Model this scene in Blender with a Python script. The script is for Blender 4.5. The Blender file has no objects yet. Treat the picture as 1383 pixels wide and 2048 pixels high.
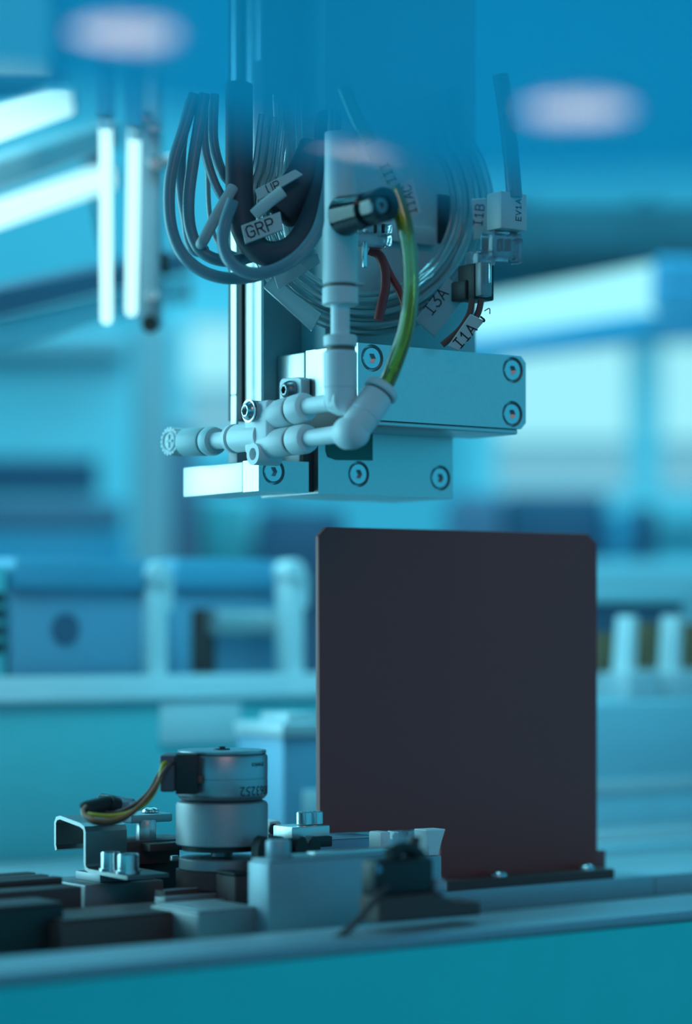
import bpy, bmesh, math, random
from mathutils import Vector, Matrix
random.seed(7)
S = 0.001                      # everything below is written in millimetres
F, CX, HY = 4900.0, 691.5, 1260.0   # focal length in px, image centre, horizon row
CAMZ = 1000.0
sc = bpy.context.scene

# ------------------------------------------------------------------ camera
cam = bpy.data.cameras.new('camera')
cam.sensor_fit = 'VERTICAL'
cam.sensor_height = 36
cam.sensor_width = 36 * 1383 / 2048
cam.lens = F * 36 / 2048
cam.shift_y = (HY - 1024) / 2048
cam.clip_start = 0.02
cam.clip_end = 60
cam.dof.use_dof = True
cam.dof.focus_distance = 0.710
cam.dof.aperture_fstop = cam.lens / 15.0
co = bpy.data.objects.new('camera', cam)
co.location = (0, 0, CAMZ * S)
co.rotation_euler = (math.pi / 2, 0, 0)
sc.collection.objects.link(co)
sc.camera = co

# ------------------------------------------------------------------ world
wd = bpy.data.worlds.new('world')
sc.world = wd
wd.use_nodes = True
bg = wd.node_tree.nodes['Background']
bg.inputs[0].default_value = (0.03, 0.37, 0.57, 1)
bg.inputs[1].default_value = 1.28

# ------------------------------------------------------------------ hall lamps and added fill lights
def area(name, loc, target, size, power, col, size_y=None):
    l = bpy.data.lights.new(name, 'AREA')
    l.energy = power
    l.color = col
    l.size = size
    if size_y:
        l.shape = 'RECTANGLE'
        l.size_y = size_y
    o = bpy.data.objects.new(name, l)
    o.location = Vector(loc) * S
    d = (Vector(target) - Vector(loc))
    o.rotation_euler = d.to_track_quat('-Z', 'Y').to_euler()
    sc.collection.objects.link(o)
    return o
CYAN = (0.34, 0.88, 1.0)
area('machine_light', (-560, 880, 1110), (0, 710, 1060), 0.50, 3.7, CYAN, 0.50)
area('rear_fill', (0, 2300, 2450), (0, 2900, 800), 2.6, 40, (0.12, 0.76, 1.0), 1.4)  # unseen fill, added to brighten the rear wall
area('mid_fill', (-100, 850, 2350), (0, 2300, 850), 1.2, 4.5, (0.12, 0.78, 1.0), 0.8).data.spread = math.radians(110)  # unseen fill, added to brighten the fronts of the far background
area('hall_light_warm', (500, -1500, 2300), (0, 750, 1000), 1.2, 4.2, (1.0, 0.58, 0.52), 0.8)

area('ledge_fill', (-40, 760, 1420), (-10, 985, 985), 0.30, 0.42, (0.18, 0.80, 1.0), 0.10).data.spread = math.radians(75)  # unseen fill, added to brighten the ledge lip and cells

sc.view_settings.view_transform = 'Standard'
sc.view_settings.look = 'None'
sc.view_settings.exposure = 0.0
sc.view_settings.gamma = 1.0
sc.view_settings.use_curve_mapping = False
sc.cycles.use_denoising = True
sc.cycles.max_bounces = 10
sc.cycles.transparent_max_bounces = 24
sc.cycles.caustics_reflective = False
sc.cycles.caustics_refractive = False

# ------------------------------------------------------------------ frames
class Frame:
    def __init__(s, ox, oy, deg):
        s.o = (ox, oy)
        t = math.radians(deg)
        s.rot = t
        s.u = (math.cos(t), math.sin(t))
        s.v = (-math.sin(t), math.cos(t))
    def xy(s, a, b):
        return (s.o[0] + a * s.u[0] + b * s.v[0], s.o[1] + a * s.u[1] + b * s.v[1])
    def A(s, px, b):
        k = (px - CX) / F
        return (k * (s.o[1] + b * s.v[1]) - s.o[0] - b * s.v[0]) / (s.u[0] - k * s.u[1])
    def B(s, px, a):
        k = (px - CX) / F
        return (k * (s.o[1] + a * s.u[1]) - s.o[0] - a * s.u[0]) / (s.v[0] - k * s.v[1])
    def C(s, py, a, b):
        return (HY - py) / F * s.xy(a, b)[1]
    def pb(s, px, py, b):            # point of the plane b = const seen at that pixel
        a = s.A(px, b)
        return Vector((a, b, s.C(py, a, b)))
    def pa(s, px, py, a):
        b = s.B(px, a)
        return Vector((a, b, s.C(py, a, b)))
    def loc(s, X, Y):
        dx, dy = X - s.o[0], Y - s.o[1]
        return dx * s.u[0] + dy * s.u[1], dx * s.v[0] + dy * s.v[1]
    def at(s, px, py, D):            # point at camera depth D
        a, b = s.loc((px - CX) / F * D, D)
        return Vector((a, b, (HY - py) / F * D))
    def pc(s, px, py, c):            # point of the level plane c (relative to the camera height)
        return s.at(px, py, -F * c / (py - HY))
    def world(s, p):
        x, y = s.xy(p[0], p[1])
        return Vector((x, y, CAMZ + p[2]))
G = Frame((517 - CX) / F * 714, 714, 36)     # the machine: a along the front faces, b away, c up
W = Frame(0, 0, 0)                           # the hall

# ------------------------------------------------------------------ materials
def mat(name, col, metal=0.0, rough=0.5, noise=0.0, scale=300, bump=0.0, spec=None, stretch=None, emit=None, estr=0):
    m = bpy.data.materials.new(name)
    m.use_nodes = True
    nt = m.node_tree
    p = nt.nodes['Principled BSDF']
    p.inputs['Base Color'].default_value = (*col, 1)
    p.inputs['Metallic'].default_value = metal
    p.inputs['Roughness'].default_value = rough
    if spec is not None:
        p.inputs['Specular IOR Level'].default_value = spec
    if noise or bump:
        tc = nt.nodes.new('ShaderNodeTexCoord')
        mp = nt.nodes.new('ShaderNodeMapping')
        mp.inputs['Scale'].default_value = stretch or (1, 1, 1)
        nz = nt.nodes.new('ShaderNodeTexNoise')
        nz.inputs['Scale'].default_value = scale
        nz.inputs['Detail'].default_value = 4
        nt.links.new(tc.outputs['Object'], mp.inputs[0])
        nt.links.new(mp.outputs[0], nz.inputs['Vector'])
        if noise:
            mx = nt.nodes.new('ShaderNodeMix')
            mx.data_type = 'RGBA'
            mx.inputs[6].default_value = (*[c * (1 - noise) for c in col], 1)
            mx.inputs[7].default_value = (*[min(1, c * (1 + noise)) for c in col], 1)
            nt.links.new(nz.outputs['Fac'], mx.inputs[0])
            nt.links.new(mx.outputs[2], p.inputs['Base Color'])
        if bump:
            bp = nt.nodes.new('ShaderNodeBump')
            bp.inputs['Strength'].default_value = bump
            bp.inputs['Distance'].default_value = 0.0002
            nt.links.new(nz.outputs['Fac'], bp.inputs['Height'])
            nt.links.new(bp.outputs[0], p.inputs['Normal'])
    if emit:
        p.inputs['Emission Color'].default_value = (*emit, 1)
        p.inputs['Emission Strength'].default_value = estr
    return m

def clear(name, tint, body, fac_body=0.15, rough=0.05, edge=0.5):
    """clear plastic: tinted see-through, a little body colour, glossy at the rims"""
    m = bpy.data.materials.new(name)
    m.use_nodes = True
    nt = m.node_tree
    nt.nodes.clear()
    N = nt.nodes.new
    out = N('ShaderNodeOutputMaterial')
    tr = N('ShaderNodeBsdfTransparent')
    tr.inputs[0].default_value = (*tint, 1)
    df = N('ShaderNodeBsdfDiffuse')
    df.inputs[0].default_value = (*body, 1)
    tl = N('ShaderNodeBsdfTranslucent')
    tl.inputs[0].default_value = (*body, 1)
    dm = N('ShaderNodeMixShader')
    dm.inputs[0].default_value = 0.5
    nt.links.new(df.outputs[0], dm.inputs[1])
    nt.links.new(tl.outputs[0], dm.inputs[2])
    gl = N('ShaderNodeBsdfGlossy')
    gl.inputs[0].default_value = (1, 1, 1, 1)
    gl.inputs['Roughness'].default_value = rough
    lw = N('ShaderNodeLayerWeight')
    lw.inputs[0].default_value = edge
    m1 = N('ShaderNodeMixShader')
    m1.inputs[0].default_value = fac_body
    nt.links.new(tr.outputs[0], m1.inputs[1])
    nt.links.new(dm.outputs[0], m1.inputs[2])
    m2 = N('ShaderNodeMixShader')
    nt.links.new(lw.outputs['Fresnel'], m2.inputs[0])
    nt.links.new(m1.outputs[0], m2.inputs[1])
    nt.links.new(gl.outputs[0], m2.inputs[2])
    nt.links.new(m2.outputs[0], out.inputs[0])
    return m

M = {}
M['alu'] = mat('brushed_aluminium', (0.64, 0.64, 0.64), 0.85, 0.36, 0.06, 900, 0.08)
M['alu_dark'] = mat('grey_anodised_aluminium', (0.30, 0.31, 0.33), 0.5, 0.45, 0.08, 700, 0.08)
M['alu_mid'] = mat('dull_aluminium', (0.50, 0.52, 0.54), 0.5, 0.45, 0.07, 700, 0.08)
M['alu_blue'] = mat('blue_grey_aluminium', (0.33, 0.42, 0.48), 0.35, 0.45, 0.05, 500)
M['steel'] = mat('polished_steel', (0.62, 0.63, 0.65), 1.0, 0.22, 0.04, 800)
M['steel_dark'] = mat('dark_steel', (0.25, 0.25, 0.27), 1.0, 0.35, 0.05, 800)
M['sheet'] = mat('zinc_sheet', (0.26, 0.26, 0.26), 1.0, 0.38, 0.06, 500, 0.05)
M['motor_can'] = mat('motor_can_zinc', (0.42, 0.43, 0.46), 0.85, 0.36, 0.05, 600, 0.05)
M['gear_can'] = mat('gear_can_matt', (0.36, 0.36, 0.38), 0.55, 0.5, 0.05, 600, 0.05)
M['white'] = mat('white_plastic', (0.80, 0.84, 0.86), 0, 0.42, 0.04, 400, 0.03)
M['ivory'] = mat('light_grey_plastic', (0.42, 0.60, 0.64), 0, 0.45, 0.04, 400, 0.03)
M['grey_cable'] = mat('grey_cable_jacket', (0.16, 0.28, 0.34), 0, 0.30, 0.05, 400)
M['grey_cable_light'] = mat('pale_cable_jacket', (0.45, 0.48, 0.50), 0, 0.45, 0.05, 400)
M['black'] = mat('black_plastic', (0.016, 0.015, 0.017), 0, 0.5, 0.1, 500)
M['brownblack'] = mat('brown_black_plastic', (0.10, 0.046, 0.044), 0, 0.5, 0.1, 500)
M['dark_sleeve'] = mat('dark_sleeve', (0.05, 0.06, 0.085), 0, 0.55, 0.1, 600, 0.1)
M['plate'] = mat('dark_brown_anodised_plate', (0.30, 0.062, 0.060), 0.0, 0.40, 0.04, 1200, 0.03, spec=0.32)
M['slot'] = mat('dark_slot_liner', (0.055, 0.04, 0.045), 0, 0.6, 0.1, 500)
M['green_window'] = mat('green_window', (0.01, 0.16, 0.13), 0, 0.3, 0.1, 300)
M['ring_dark'] = mat('dark_countersink', (0.03, 0.03, 0.035), 0.3, 0.5)
M['oring'] = mat('brown_seal', (0.16, 0.13, 0.11), 0, 0.5)
M['ink'] = mat('black_ink', (0.012, 0.012, 0.016), 0, 0.6)
M['tag'] = mat('white_marker_tag', (0.62, 0.66, 0.66), 0, 0.4, 0.04, 500)
M['red_wire'] = mat('dark_red_wire', (0.32, 0.03, 0.03), 0, 0.4, 0.05, 500)
M['brown_wire'] = mat('brown_wire', (0.17, 0.055, 0.045), 0, 0.4, 0.05, 500)
M['yellow_wire'] = mat('yellow_wire', (0.62, 0.42, 0.02), 0, 0.4, 0.05, 500)
M['orange_wire'] = mat('orange_wire', (0.42, 0.13, 0.05), 0, 0.4, 0.05, 500)
M['clear_tube'] = clear('clear_tube_plastic', (0.93, 0.98, 1.0), (0.74, 0.95, 0.97), 0.36, 0.08, 0.36)
M['bore'] = clear('tube_bore_air', (0.97, 0.99, 1.0), (0.8, 0.9, 0.9), 0.03, 0.06, 0.25)
M['yellow_bore'] = clear('yellow_bore_air', (0.97, 0.97, 0.70), (0.8, 0.7, 0.1), 0.05, 0.06, 0.25)
M['clear_part'] = clear('clear_connector_plastic', (0.85, 0.93, 0.97), (0.65, 0.72, 0.82), 0.35, 0.1, 0.3)
M['yellow_tube'] = clear('yellow_tube_plastic', (0.95, 0.95, 0.22), (0.80, 0.74, 0.05), 0.36, 0.10, 0.55)
M['bowl'] = clear('smoked_glass', (0.30, 0.36, 0.40), (0.04, 0.06, 0.07), 0.45, 0.05, 0.25)
M['tape'] = clear('clear_marker_tape', (0.85, 0.95, 0.98), (0.78, 0.86, 0.90), 0.60, 0.2, 0.25)
M['deck'] = mat('pale_conveyor_deck', (0.40, 0.66, 0.74), 0.2, 0.5, 0.05, 80)
M['housing_blue'] = mat('light_blue_lamp_housing', (0.16, 0.62, 0.92), 0, 0.5, 0.05, 40)
M['duct'] = mat('teal_duct_paint', (0.07, 0.16, 0.20), 0, 0.6, 0.05, 20)
M['connector'] = mat('slate_connector_plastic', (0.12, 0.10, 0.13), 0, 0.45, 0.08, 500)
M['shading'] = mat('column_shade_tone', (0.24, 0.38, 0.42), 0.3, 0.5, 0.06, 500)  # dark tone that puts shade into the column's front colour
M['teal_panel'] = mat('teal_painted_panel', (0.16, 0.62, 0.66), 0, 0.5, 0.05, 60)
M['teal_beam'] = mat('teal_painted_beam', (0.03, 0.84, 0.82), 0.0, 0.4, 0.05, 40)
M['bench'] = mat('grey_bench', (0.30, 0.38, 0.42), 0.2, 0.5, 0.08, 120)
M['wall'] = mat('pale_wall_paint', (0.30, 0.62, 0.70), 0, 0.8, 0.05, 20)
M['floor'] = mat('floor_vinyl', (0.25, 0.32, 0.36), 0, 0.6, 0.08, 10)
M['ceiling'] = mat('ceiling_paint', (0.50, 0.58, 0.60), 0, 0.9, 0.05, 15)
M['cab_cyan'] = mat('pale_cabinet_paint', (0.50, 0.84, 0.90), 0, 0.5, 0.05, 30)
M['cab_blue'] = mat('blue_cabinet_paint', (0.12, 0.42, 0.60), 0, 0.45, 0.06, 30)
M['cab_navy'] = mat('navy_cabinet_paint', (0.08, 0.14, 0.23), 0, 0.5, 0.06, 30)
M['cab_purple'] = mat('slate_cabinet_paint', (0.28, 0.26, 0.37), 0, 0.5, 0.06, 30)
M['cell'] = mat('slate_blue_panel', (0.22, 0.44, 0.60), 0.1, 0.5, 0.06, 80)
M['amber'] = mat('amber_panel', (0.26, 0.14, 0.07), 0, 0.5, 0.1, 100)
M['rail_light'] = mat('pale_rail_paint', (0.55, 0.62, 0.66), 0.1, 0.4, 0.05, 60)
M['lamp'] = mat('tube_lamp_glow', (0.03, 0.03, 0.03), 0, 0.4, emit=(0.50, 0.98, 1.0), estr=1.5)
M['lamp_soft'] = mat('batten_lamp_glow', (0.03, 0.03, 0.03), 0, 0.4, emit=(0.36, 0.92, 1.0), estr=1.05)
M['window_sky'] = mat('bright_daylight_window', (0.03, 0.03, 0.03), 0, 0.4, emit=(0.36, 0.90, 1.0), estr=0.95)
M['window_dim'] = mat('frosted_daylight_window', (0.03, 0.03, 0.03), 0, 0.4, emit=(0.28, 0.78, 1.0), estr=0.62)
M['warm_lamp'] = mat('warm_ceiling_lamp_glow', (1, 0.95, 0.9), 0, 0.4, emit=(1.0, 0.78, 0.68), estr=9)
M['led'] = mat('green_led_lens', (0.05, 0.5, 0.4), 0, 0.3, emit=(0.05, 0.7, 0.5), estr=0.35)

def visor_material():
    m = bpy.data.materials.new('blue_tinted_acrylic')
    m.use_nodes = True
    nt = m.node_tree
    nt.nodes.clear()
    N = nt.nodes.new
    out = N('ShaderNodeOutputMaterial')
    tr = N('ShaderNodeBsdfTransparent')
    tr.inputs[0].default_value = (0.50, 0.86, 1.0, 1)
    df = N('ShaderNodeBsdfDiffuse')
    df.inputs[0].default_value = (0.03, 0.76, 0.99, 1)
    tl = N('ShaderNodeBsdfTranslucent')
    tl.inputs[0].default_value = (0.03, 0.76, 0.99, 1)
    dm = N('ShaderNodeMixShader')
    dm.inputs[0].default_value = 0.5
    nt.links.new(df.outputs[0], dm.inputs[1])
    nt.links.new(tl.outputs[0], dm.inputs[2])
    m1 = N('ShaderNodeMixShader')
    m1.inputs[0].default_value = 0.56
    nt.links.new(tr.outputs[0], m1.inputs[1])
    nt.links.new(dm.outputs[0], m1.inputs[2])
    gl = N('ShaderNodeBsdfGlossy')
    gl.inputs['Roughness'].default_value = 0.02
    m2 = N('ShaderNodeMixShader')
    m2.inputs[0].default_value = 0.08
    nt.links.new(m1.outputs[0], m2.inputs[1])
    nt.links.new(gl.outputs[0], m2.inputs[2])
    nt.links.new(m2.outputs[0], out.inputs[0])
    return m
M['visor'] = visor_material()

# ------------------------------------------------------------------ mesh builder
def V(*a):
    return Vector(a)

class MB:
    def __init__(s):
        s.bm = bmesh.new()
    def _add(s, verts, faces):
        vs = [s.bm.verts.new(v) for v in verts]
        out = []
        for f in faces:
            try:
                out.append(s.bm.faces.new([vs[i] for i in f]))
            except ValueError:
                pass
        return vs, out
    def _bevel(s, fs, w, seg=2):
        es = list({e for f in fs for e in f.edges})
        bmesh.ops.bevel(s.bm, geom=es, offset=w, segments=seg, affect='EDGES', profile=0.5, clamp_overlap=True)
    def box(s, lo, hi, bev=0.0, seg=2):
        lo, hi = [min(p, q) for p, q in zip(lo, hi)], [max(p, q) for p, q in zip(lo, hi)]
        x0, y0, z0 = lo
        x1, y1, z1 = hi
        v = [(x0, y0, z0), (x1, y0, z0), (x1, y1, z0), (x0, y1, z0), (x0, y0, z1), (x1, y0, z1), (x1, y1, z1), (x0, y1, z1)]
        _, fs = s._add(v, [(0, 3, 2, 1), (4, 5, 6, 7), (0, 1, 5, 4), (1, 2, 6, 5), (2, 3, 7, 6), (3, 0, 4, 7)])
        if bev:
            s._bevel(fs, bev, seg)
        return s
    def prism(s, pts, ext, bev=0.0, seg=1):
        """closed outline PTS (3D points in one plane) pushed along the vector EXT"""
        n = len(pts)
        pts = [Vector(p) for p in pts]
        ext = Vector(ext)
        nrm = sum(((pts[i] - pts[0]).cross(pts[(i + 1) % n] - pts[0]) for i in range(1, n)), Vector())
        if nrm.dot(ext) > 0:
            pts.reverse()
        v = pts + [p + ext for p in pts]
        f = [tuple(range(n)), tuple(range(2 * n - 1, n - 1, -1))]
        f += [(i, i + n, (i + 1) % n + n, (i + 1) % n) for i in range(n)]
        _, fs = s._add(v, f)
        if bev:
            s._bevel(fs, bev, seg)
        return s
    def lathe(s, p0, axis, prof, seg=24, scale=(1, 1)):
        """profile [(along, radius)] turned about AXIS from P0; open ends are closed"""
        p0, ax = Vector(p0), Vector(axis).normalized()
        ref = V(0, 0, 1) if abs(ax.z) < 0.9 else V(1, 0, 0)
        e1 = ax.cross(ref).normalized()
        e2 = ax.cross(e1).normalized()
        rings = []
        for t, r in prof:
            rings.append([s.bm.verts.new(p0 + ax * t + (e1 * math.cos(2 * math.pi * k / seg) * scale[0] + e2 * math.sin(2 * math.pi * k / seg) * scale[1]) * max(r, 1e-4)) for k in range(seg)])
        for q in range(len(rings) - 1):
            A_, B_ = rings[q], rings[q + 1]
            for k in range(seg):
                s.bm.faces.new((A_[k], A_[(k + 1) % seg], B_[(k + 1) % seg], B_[k]))
        s.bm.faces.new(list(reversed(rings[0])))
        s.bm.faces.new(rings[-1])
        return s
    def cyl(s, p0, p1, r, seg=20, r2=None, bev=0.0):
        p0, p1 = Vector(p0), Vector(p1)
        L = (p1 - p0).length
        r2 = r if r2 is None else r2
        prof = [(0, r), (L, r2)] if not bev else [(0, r - bev), (bev * .3, r - bev * .3), (bev, r), (L - bev, r2), (L - bev * .3, r2 - bev * .3), (L, r2 - bev)]
        return s.lathe(p0, p1 - p0, prof, seg)
    def tube(s, pts, r, seg=10, sub=6, closed=False, flat=None):
        """round (or FLAT = (w, h)) tube along a smooth curve through PTS"""
        P = [Vector(p) for p in pts]
        n = len(P)
        out = []
        for i in range(n if closed else n - 1):
            p1, p2 = P[i], P[(i + 1) % n]
            p0 = P[i - 1] if (i > 0 or closed) else p1 * 2 - p2
            p3 = P[(i + 2) % n] if (i + 2 < n or closed) else p2 * 2 - p1
            for k in range(sub):
                t = k / sub
                out.append(0.5 * ((2 * p1) + (p2 - p0) * t + (2 * p0 - 5 * p1 + 4 * p2 - p3) * t * t + (3 * p1 - p0 - 3 * p2 + p3) * t ** 3))
        if not closed:
            out.append(P[-1])
        m = len(out)
        tan = []
        for i in range(m):
            a = out[(i - 1) % m] if (i > 0 or closed) else out[0]
            b = out[(i + 1) % m] if (i < m - 1 or closed) else out[-1]
            tan.append((b - a).normalized())
        nrm = tan[0].cross(V(0.13, -0.9, 0.41)).normalized()
        rings = []
        for i in range(m):
            nrm = (nrm - tan[i] * nrm.dot(tan[i])).normalized()
            bi = tan[i].cross(nrm)
            w, h = flat if flat else (r, r)
            rings.append([s.bm.verts.new(out[i] + nrm * math.cos(2 * math.pi * k / seg) * w + bi * math.sin(2 * math.pi * k / seg) * h) for k in range(seg)])
        for i in range(m if closed else m - 1):
            A_, B_ = rings[i], rings[(i + 1) % m]
            for k in range(seg):
                s.bm.faces.new((A_[k], A_[(k + 1) % seg], B_[(k + 1) % seg], B_[k]))
        if not closed:
            s.bm.faces.new(list(reversed(rings[0])))
            s.bm.faces.new(rings[-1])
        return s
    def ball(s, c, r, scale=(1, 1, 1)):
        m = Matrix.Translation(Vector(c)) @ Matrix.Diagonal((*scale, 1))
        bmesh.ops.create_uvsphere(s.bm, u_segments=20, v_segments=12, radius=r, matrix=m)
        return s
    def hexhead(s, p0, axis, r, h, hexr, depth, seg=24, dome=0.0):
        """socket screw head: base centre P0, outward AXIS, a real hexagon recess"""
        p0, ax = Vector(p0), Vector(axis).normalized()
        ref = V(0, 0, 1) if abs(ax.z) < 0.9 else V(1, 0, 0)
        e1 = ax.cross(ref).normalized()
        e2 = ax.cross(e1).normalized()
        def ring(rad, t, hexa=False):
            out = []
            for k in range(seg):
                an = 2 * math.pi * k / seg
                rr = rad
                if hexa:
                    q = (an % (math.pi / 3)) - math.pi / 6
                    rr = rad * math.cos(math.pi / 6) / math.cos(q)
                out.append(s.bm.verts.new(p0 + ax * t + (e1 * math.cos(an) + e2 * math.sin(an)) * rr))
            return out
        if dome:
            R = [ring(r, 0), ring(r, h * .25), ring(r * .93, h * .5), ring(r * .80, h * .75), ring(r * .62, h * .95), ring(hexr * 1.05, h), ring(hexr, h, True), ring(hexr, h - depth, True)]
        else:
            R = [ring(r, 0), ring(r, h - r * .10), ring(r * .92, h), ring(hexr * 1.15, h), ring(hexr, h - .02 * r, True), ring(hexr, h - depth, True)]
        for a_, b_ in zip(R, R[1:]):
            for k in range(seg):
                s.bm.faces.new((a_[k], a_[(k + 1) % seg], b_[(k + 1) % seg], b_[k]))
        s.bm.faces.new(list(reversed(R[0])))
        s.bm.faces.new(R[-1])
        return s
    def washer(s, p0, axis, ri, ro, h, seg=28):
        p0, ax = Vector(p0), Vector(axis).normalized()
        ref = V(0, 0, 1) if abs(ax.z) < 0.9 else V(1, 0, 0)
        e1 = ax.cross(ref).normalized()
        e2 = ax.cross(e1).normalized()
        R = [[s.bm.verts.new(p0 + ax * t + (e1 * math.cos(2 * math.pi * k / seg) + e2 * math.sin(2 * math.pi * k / seg)) * r) for k in range(seg)] for r, t in ((ri, 0), (ro, 0), (ro, h), (ri, h))]
        for q in range(4):
            a_, b_ = R[q], R[(q + 1) % 4]
            for k in range(seg):
                s.bm.faces.new((a_[k], a_[(k + 1) % seg], b_[(k + 1) % seg], b_[k]))
        return s
    def mesh(s, name, anchor=(0, 0, 0), smooth=35):
        bmesh.ops.recalc_face_normals(s.bm, faces=s.bm.faces)
        an = Vector(anchor)
        for v in s.bm.verts:
            v.co = (v.co - an) * S
        me = bpy.data.meshes.new(name)
        s.bm.to_mesh(me)
        s.bm.free()
        if smooth:
            for p in me.polygons:
                p.use_smooth = True
            me.set_sharp_from_angle(angle=math.radians(smooth))
        return me

ANCHOR = {}
FRAME = {}
def tag(o, label=None, cat=None, group=None, kind=None):
    if label: o['label'] = label
    if cat: o['category'] = cat
    if group: o['group'] = group
    if kind: o['kind'] = kind
    return o
def thing(name, anchor, label, cat, group=None, fr=G, kind=None):
    o = bpy.data.objects.new(name, None)
    o.empty_display_size = 0.01
    o.location = fr.world(anchor) * S
    o.rotation_euler = (0, 0, fr.rot)
    sc.collection.objects.link(o)
    ANCHOR[o.name], FRAME[o.name] = Vector(anchor), fr
    return tag(o, label, cat, group, kind)
def part(name, mb, m, parent, label=None, smooth=35, kind=None):
    an = ANCHOR[parent.name]
    me = mb.mesh(name, an, smooth) if isinstance(mb, MB) else mb
    me.materials.clear()
    me.materials.append(M[m])
    o = bpy.data.objects.new(name, me)
    o.parent = parent
    sc.collection.objects.link(o)
    ANCHOR[o.name] = an
    return tag(o, label, kind=kind)
def single(name, mb, m, anchor, label, cat, group=None, fr=G, kind=None, smooth=35):
    me = mb.mesh(name, anchor, smooth)
    me.materials.append(M[m])
    o = bpy.data.objects.new(name, me)
    o.location = fr.world(anchor) * S
    o.rotation_euler = (0, 0, fr.rot)
    sc.collection.objects.link(o)
    ANCHOR[o.name], FRAME[o.name] = Vector(anchor), fr
    return tag(o, label, cat, group, kind)
def drilled(mb, holes, anchor):
    """cut cylinders (p0, p1, r) out of a builder's mesh; returns finished mesh data"""
    me = mb.mesh('drilled', anchor)
    o = bpy.data.objects.new('tmp', me)
    sc.collection.objects.link(o)
    cut = MB()
    for p0, p1, r in holes:
        cut.cyl(p0, p1, r, 32)
    c = bpy.data.objects.new('tmp_cut', cut.mesh('cut', anchor))
    sc.collection.objects.link(c)
    md = o.modifiers.new('b', 'BOOLEAN')
    md.operation = 'DIFFERENCE'
    md.object = c
    md.solver = 'EXACT'
    dg = bpy.context.evaluated_depsgraph_get()
    new = bpy.data.meshes.new_from_object(o.evaluated_get(dg))
    bpy.data.objects.remove(o)
    bpy.data.objects.remove(c)
    for p in new.polygons:
        p.use_smooth = True
    new.set_sharp_from_angle(angle=math.radians(35))
    return new
def text_part(name, body, parent, origin, ex, ey, height, m='ink', wrap=None, spacing=1.0, thick=0.05, bold=0.0, centre=True):
    """raised lettering: ORIGIN is the middle of the word, EX and EY its reading and upward directions"""
    cu = bpy.data.curves.new('txt', 'FONT')
    cu.body = body
    cu.size = 1.0
    cu.offset = bold
    cu.space_character = spacing
    cu.resolution_u = 3
    o = bpy.data.objects.new('txt', cu)
    sc.collection.objects.link(o)
    dg = bpy.context.evaluated_depsgraph_get()
    me = bpy.data.meshes.new_from_object(o.evaluated_get(dg))
    bpy.data.objects.remove(o)
    xs = [v.co.x for v in me.vertices]
    ys = [v.co.y for v in me.vertices]
    x0 = (min(xs) + max(xs)) / 2 if centre else min(xs)
    y0 = (min(ys) + max(ys)) / 2
    k = height / max(1e-6, max(ys) - min(ys))
    ex, ey = Vector(ex).normalized(), Vector(ey).normalized()
    nz = ex.cross(ey).normalized()
    an = ANCHOR[parent.name]
    bm = bmesh.new()
    bm.from_mesh(me)
    r = bmesh.ops.extrude_face_region(bm, geom=bm.faces[:])
    new = {e for e in r['geom'] if isinstance(e, bmesh.types.BMVert)}
    for v in bm.verts:
        lift = thick if v in new else -0.02
        if wrap:
            v.co = (wrap((v.co.x - x0) * k, (v.co.y - y0) * k, lift) - an) * S
        else:
            v.co = (Vector(origin) + ex * ((v.co.x - x0) * k) + ey * ((v.co.y - y0) * k) + nz * lift - an) * S
    bmesh.ops.recalc_face_normals(bm, faces=bm.faces)
    m2 = bpy.data.meshes.new(name)
    bm.to_mesh(m2)
    bm.free()
    bpy.data.meshes.remove(me)
    return part(name, m2, m, parent)
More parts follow.
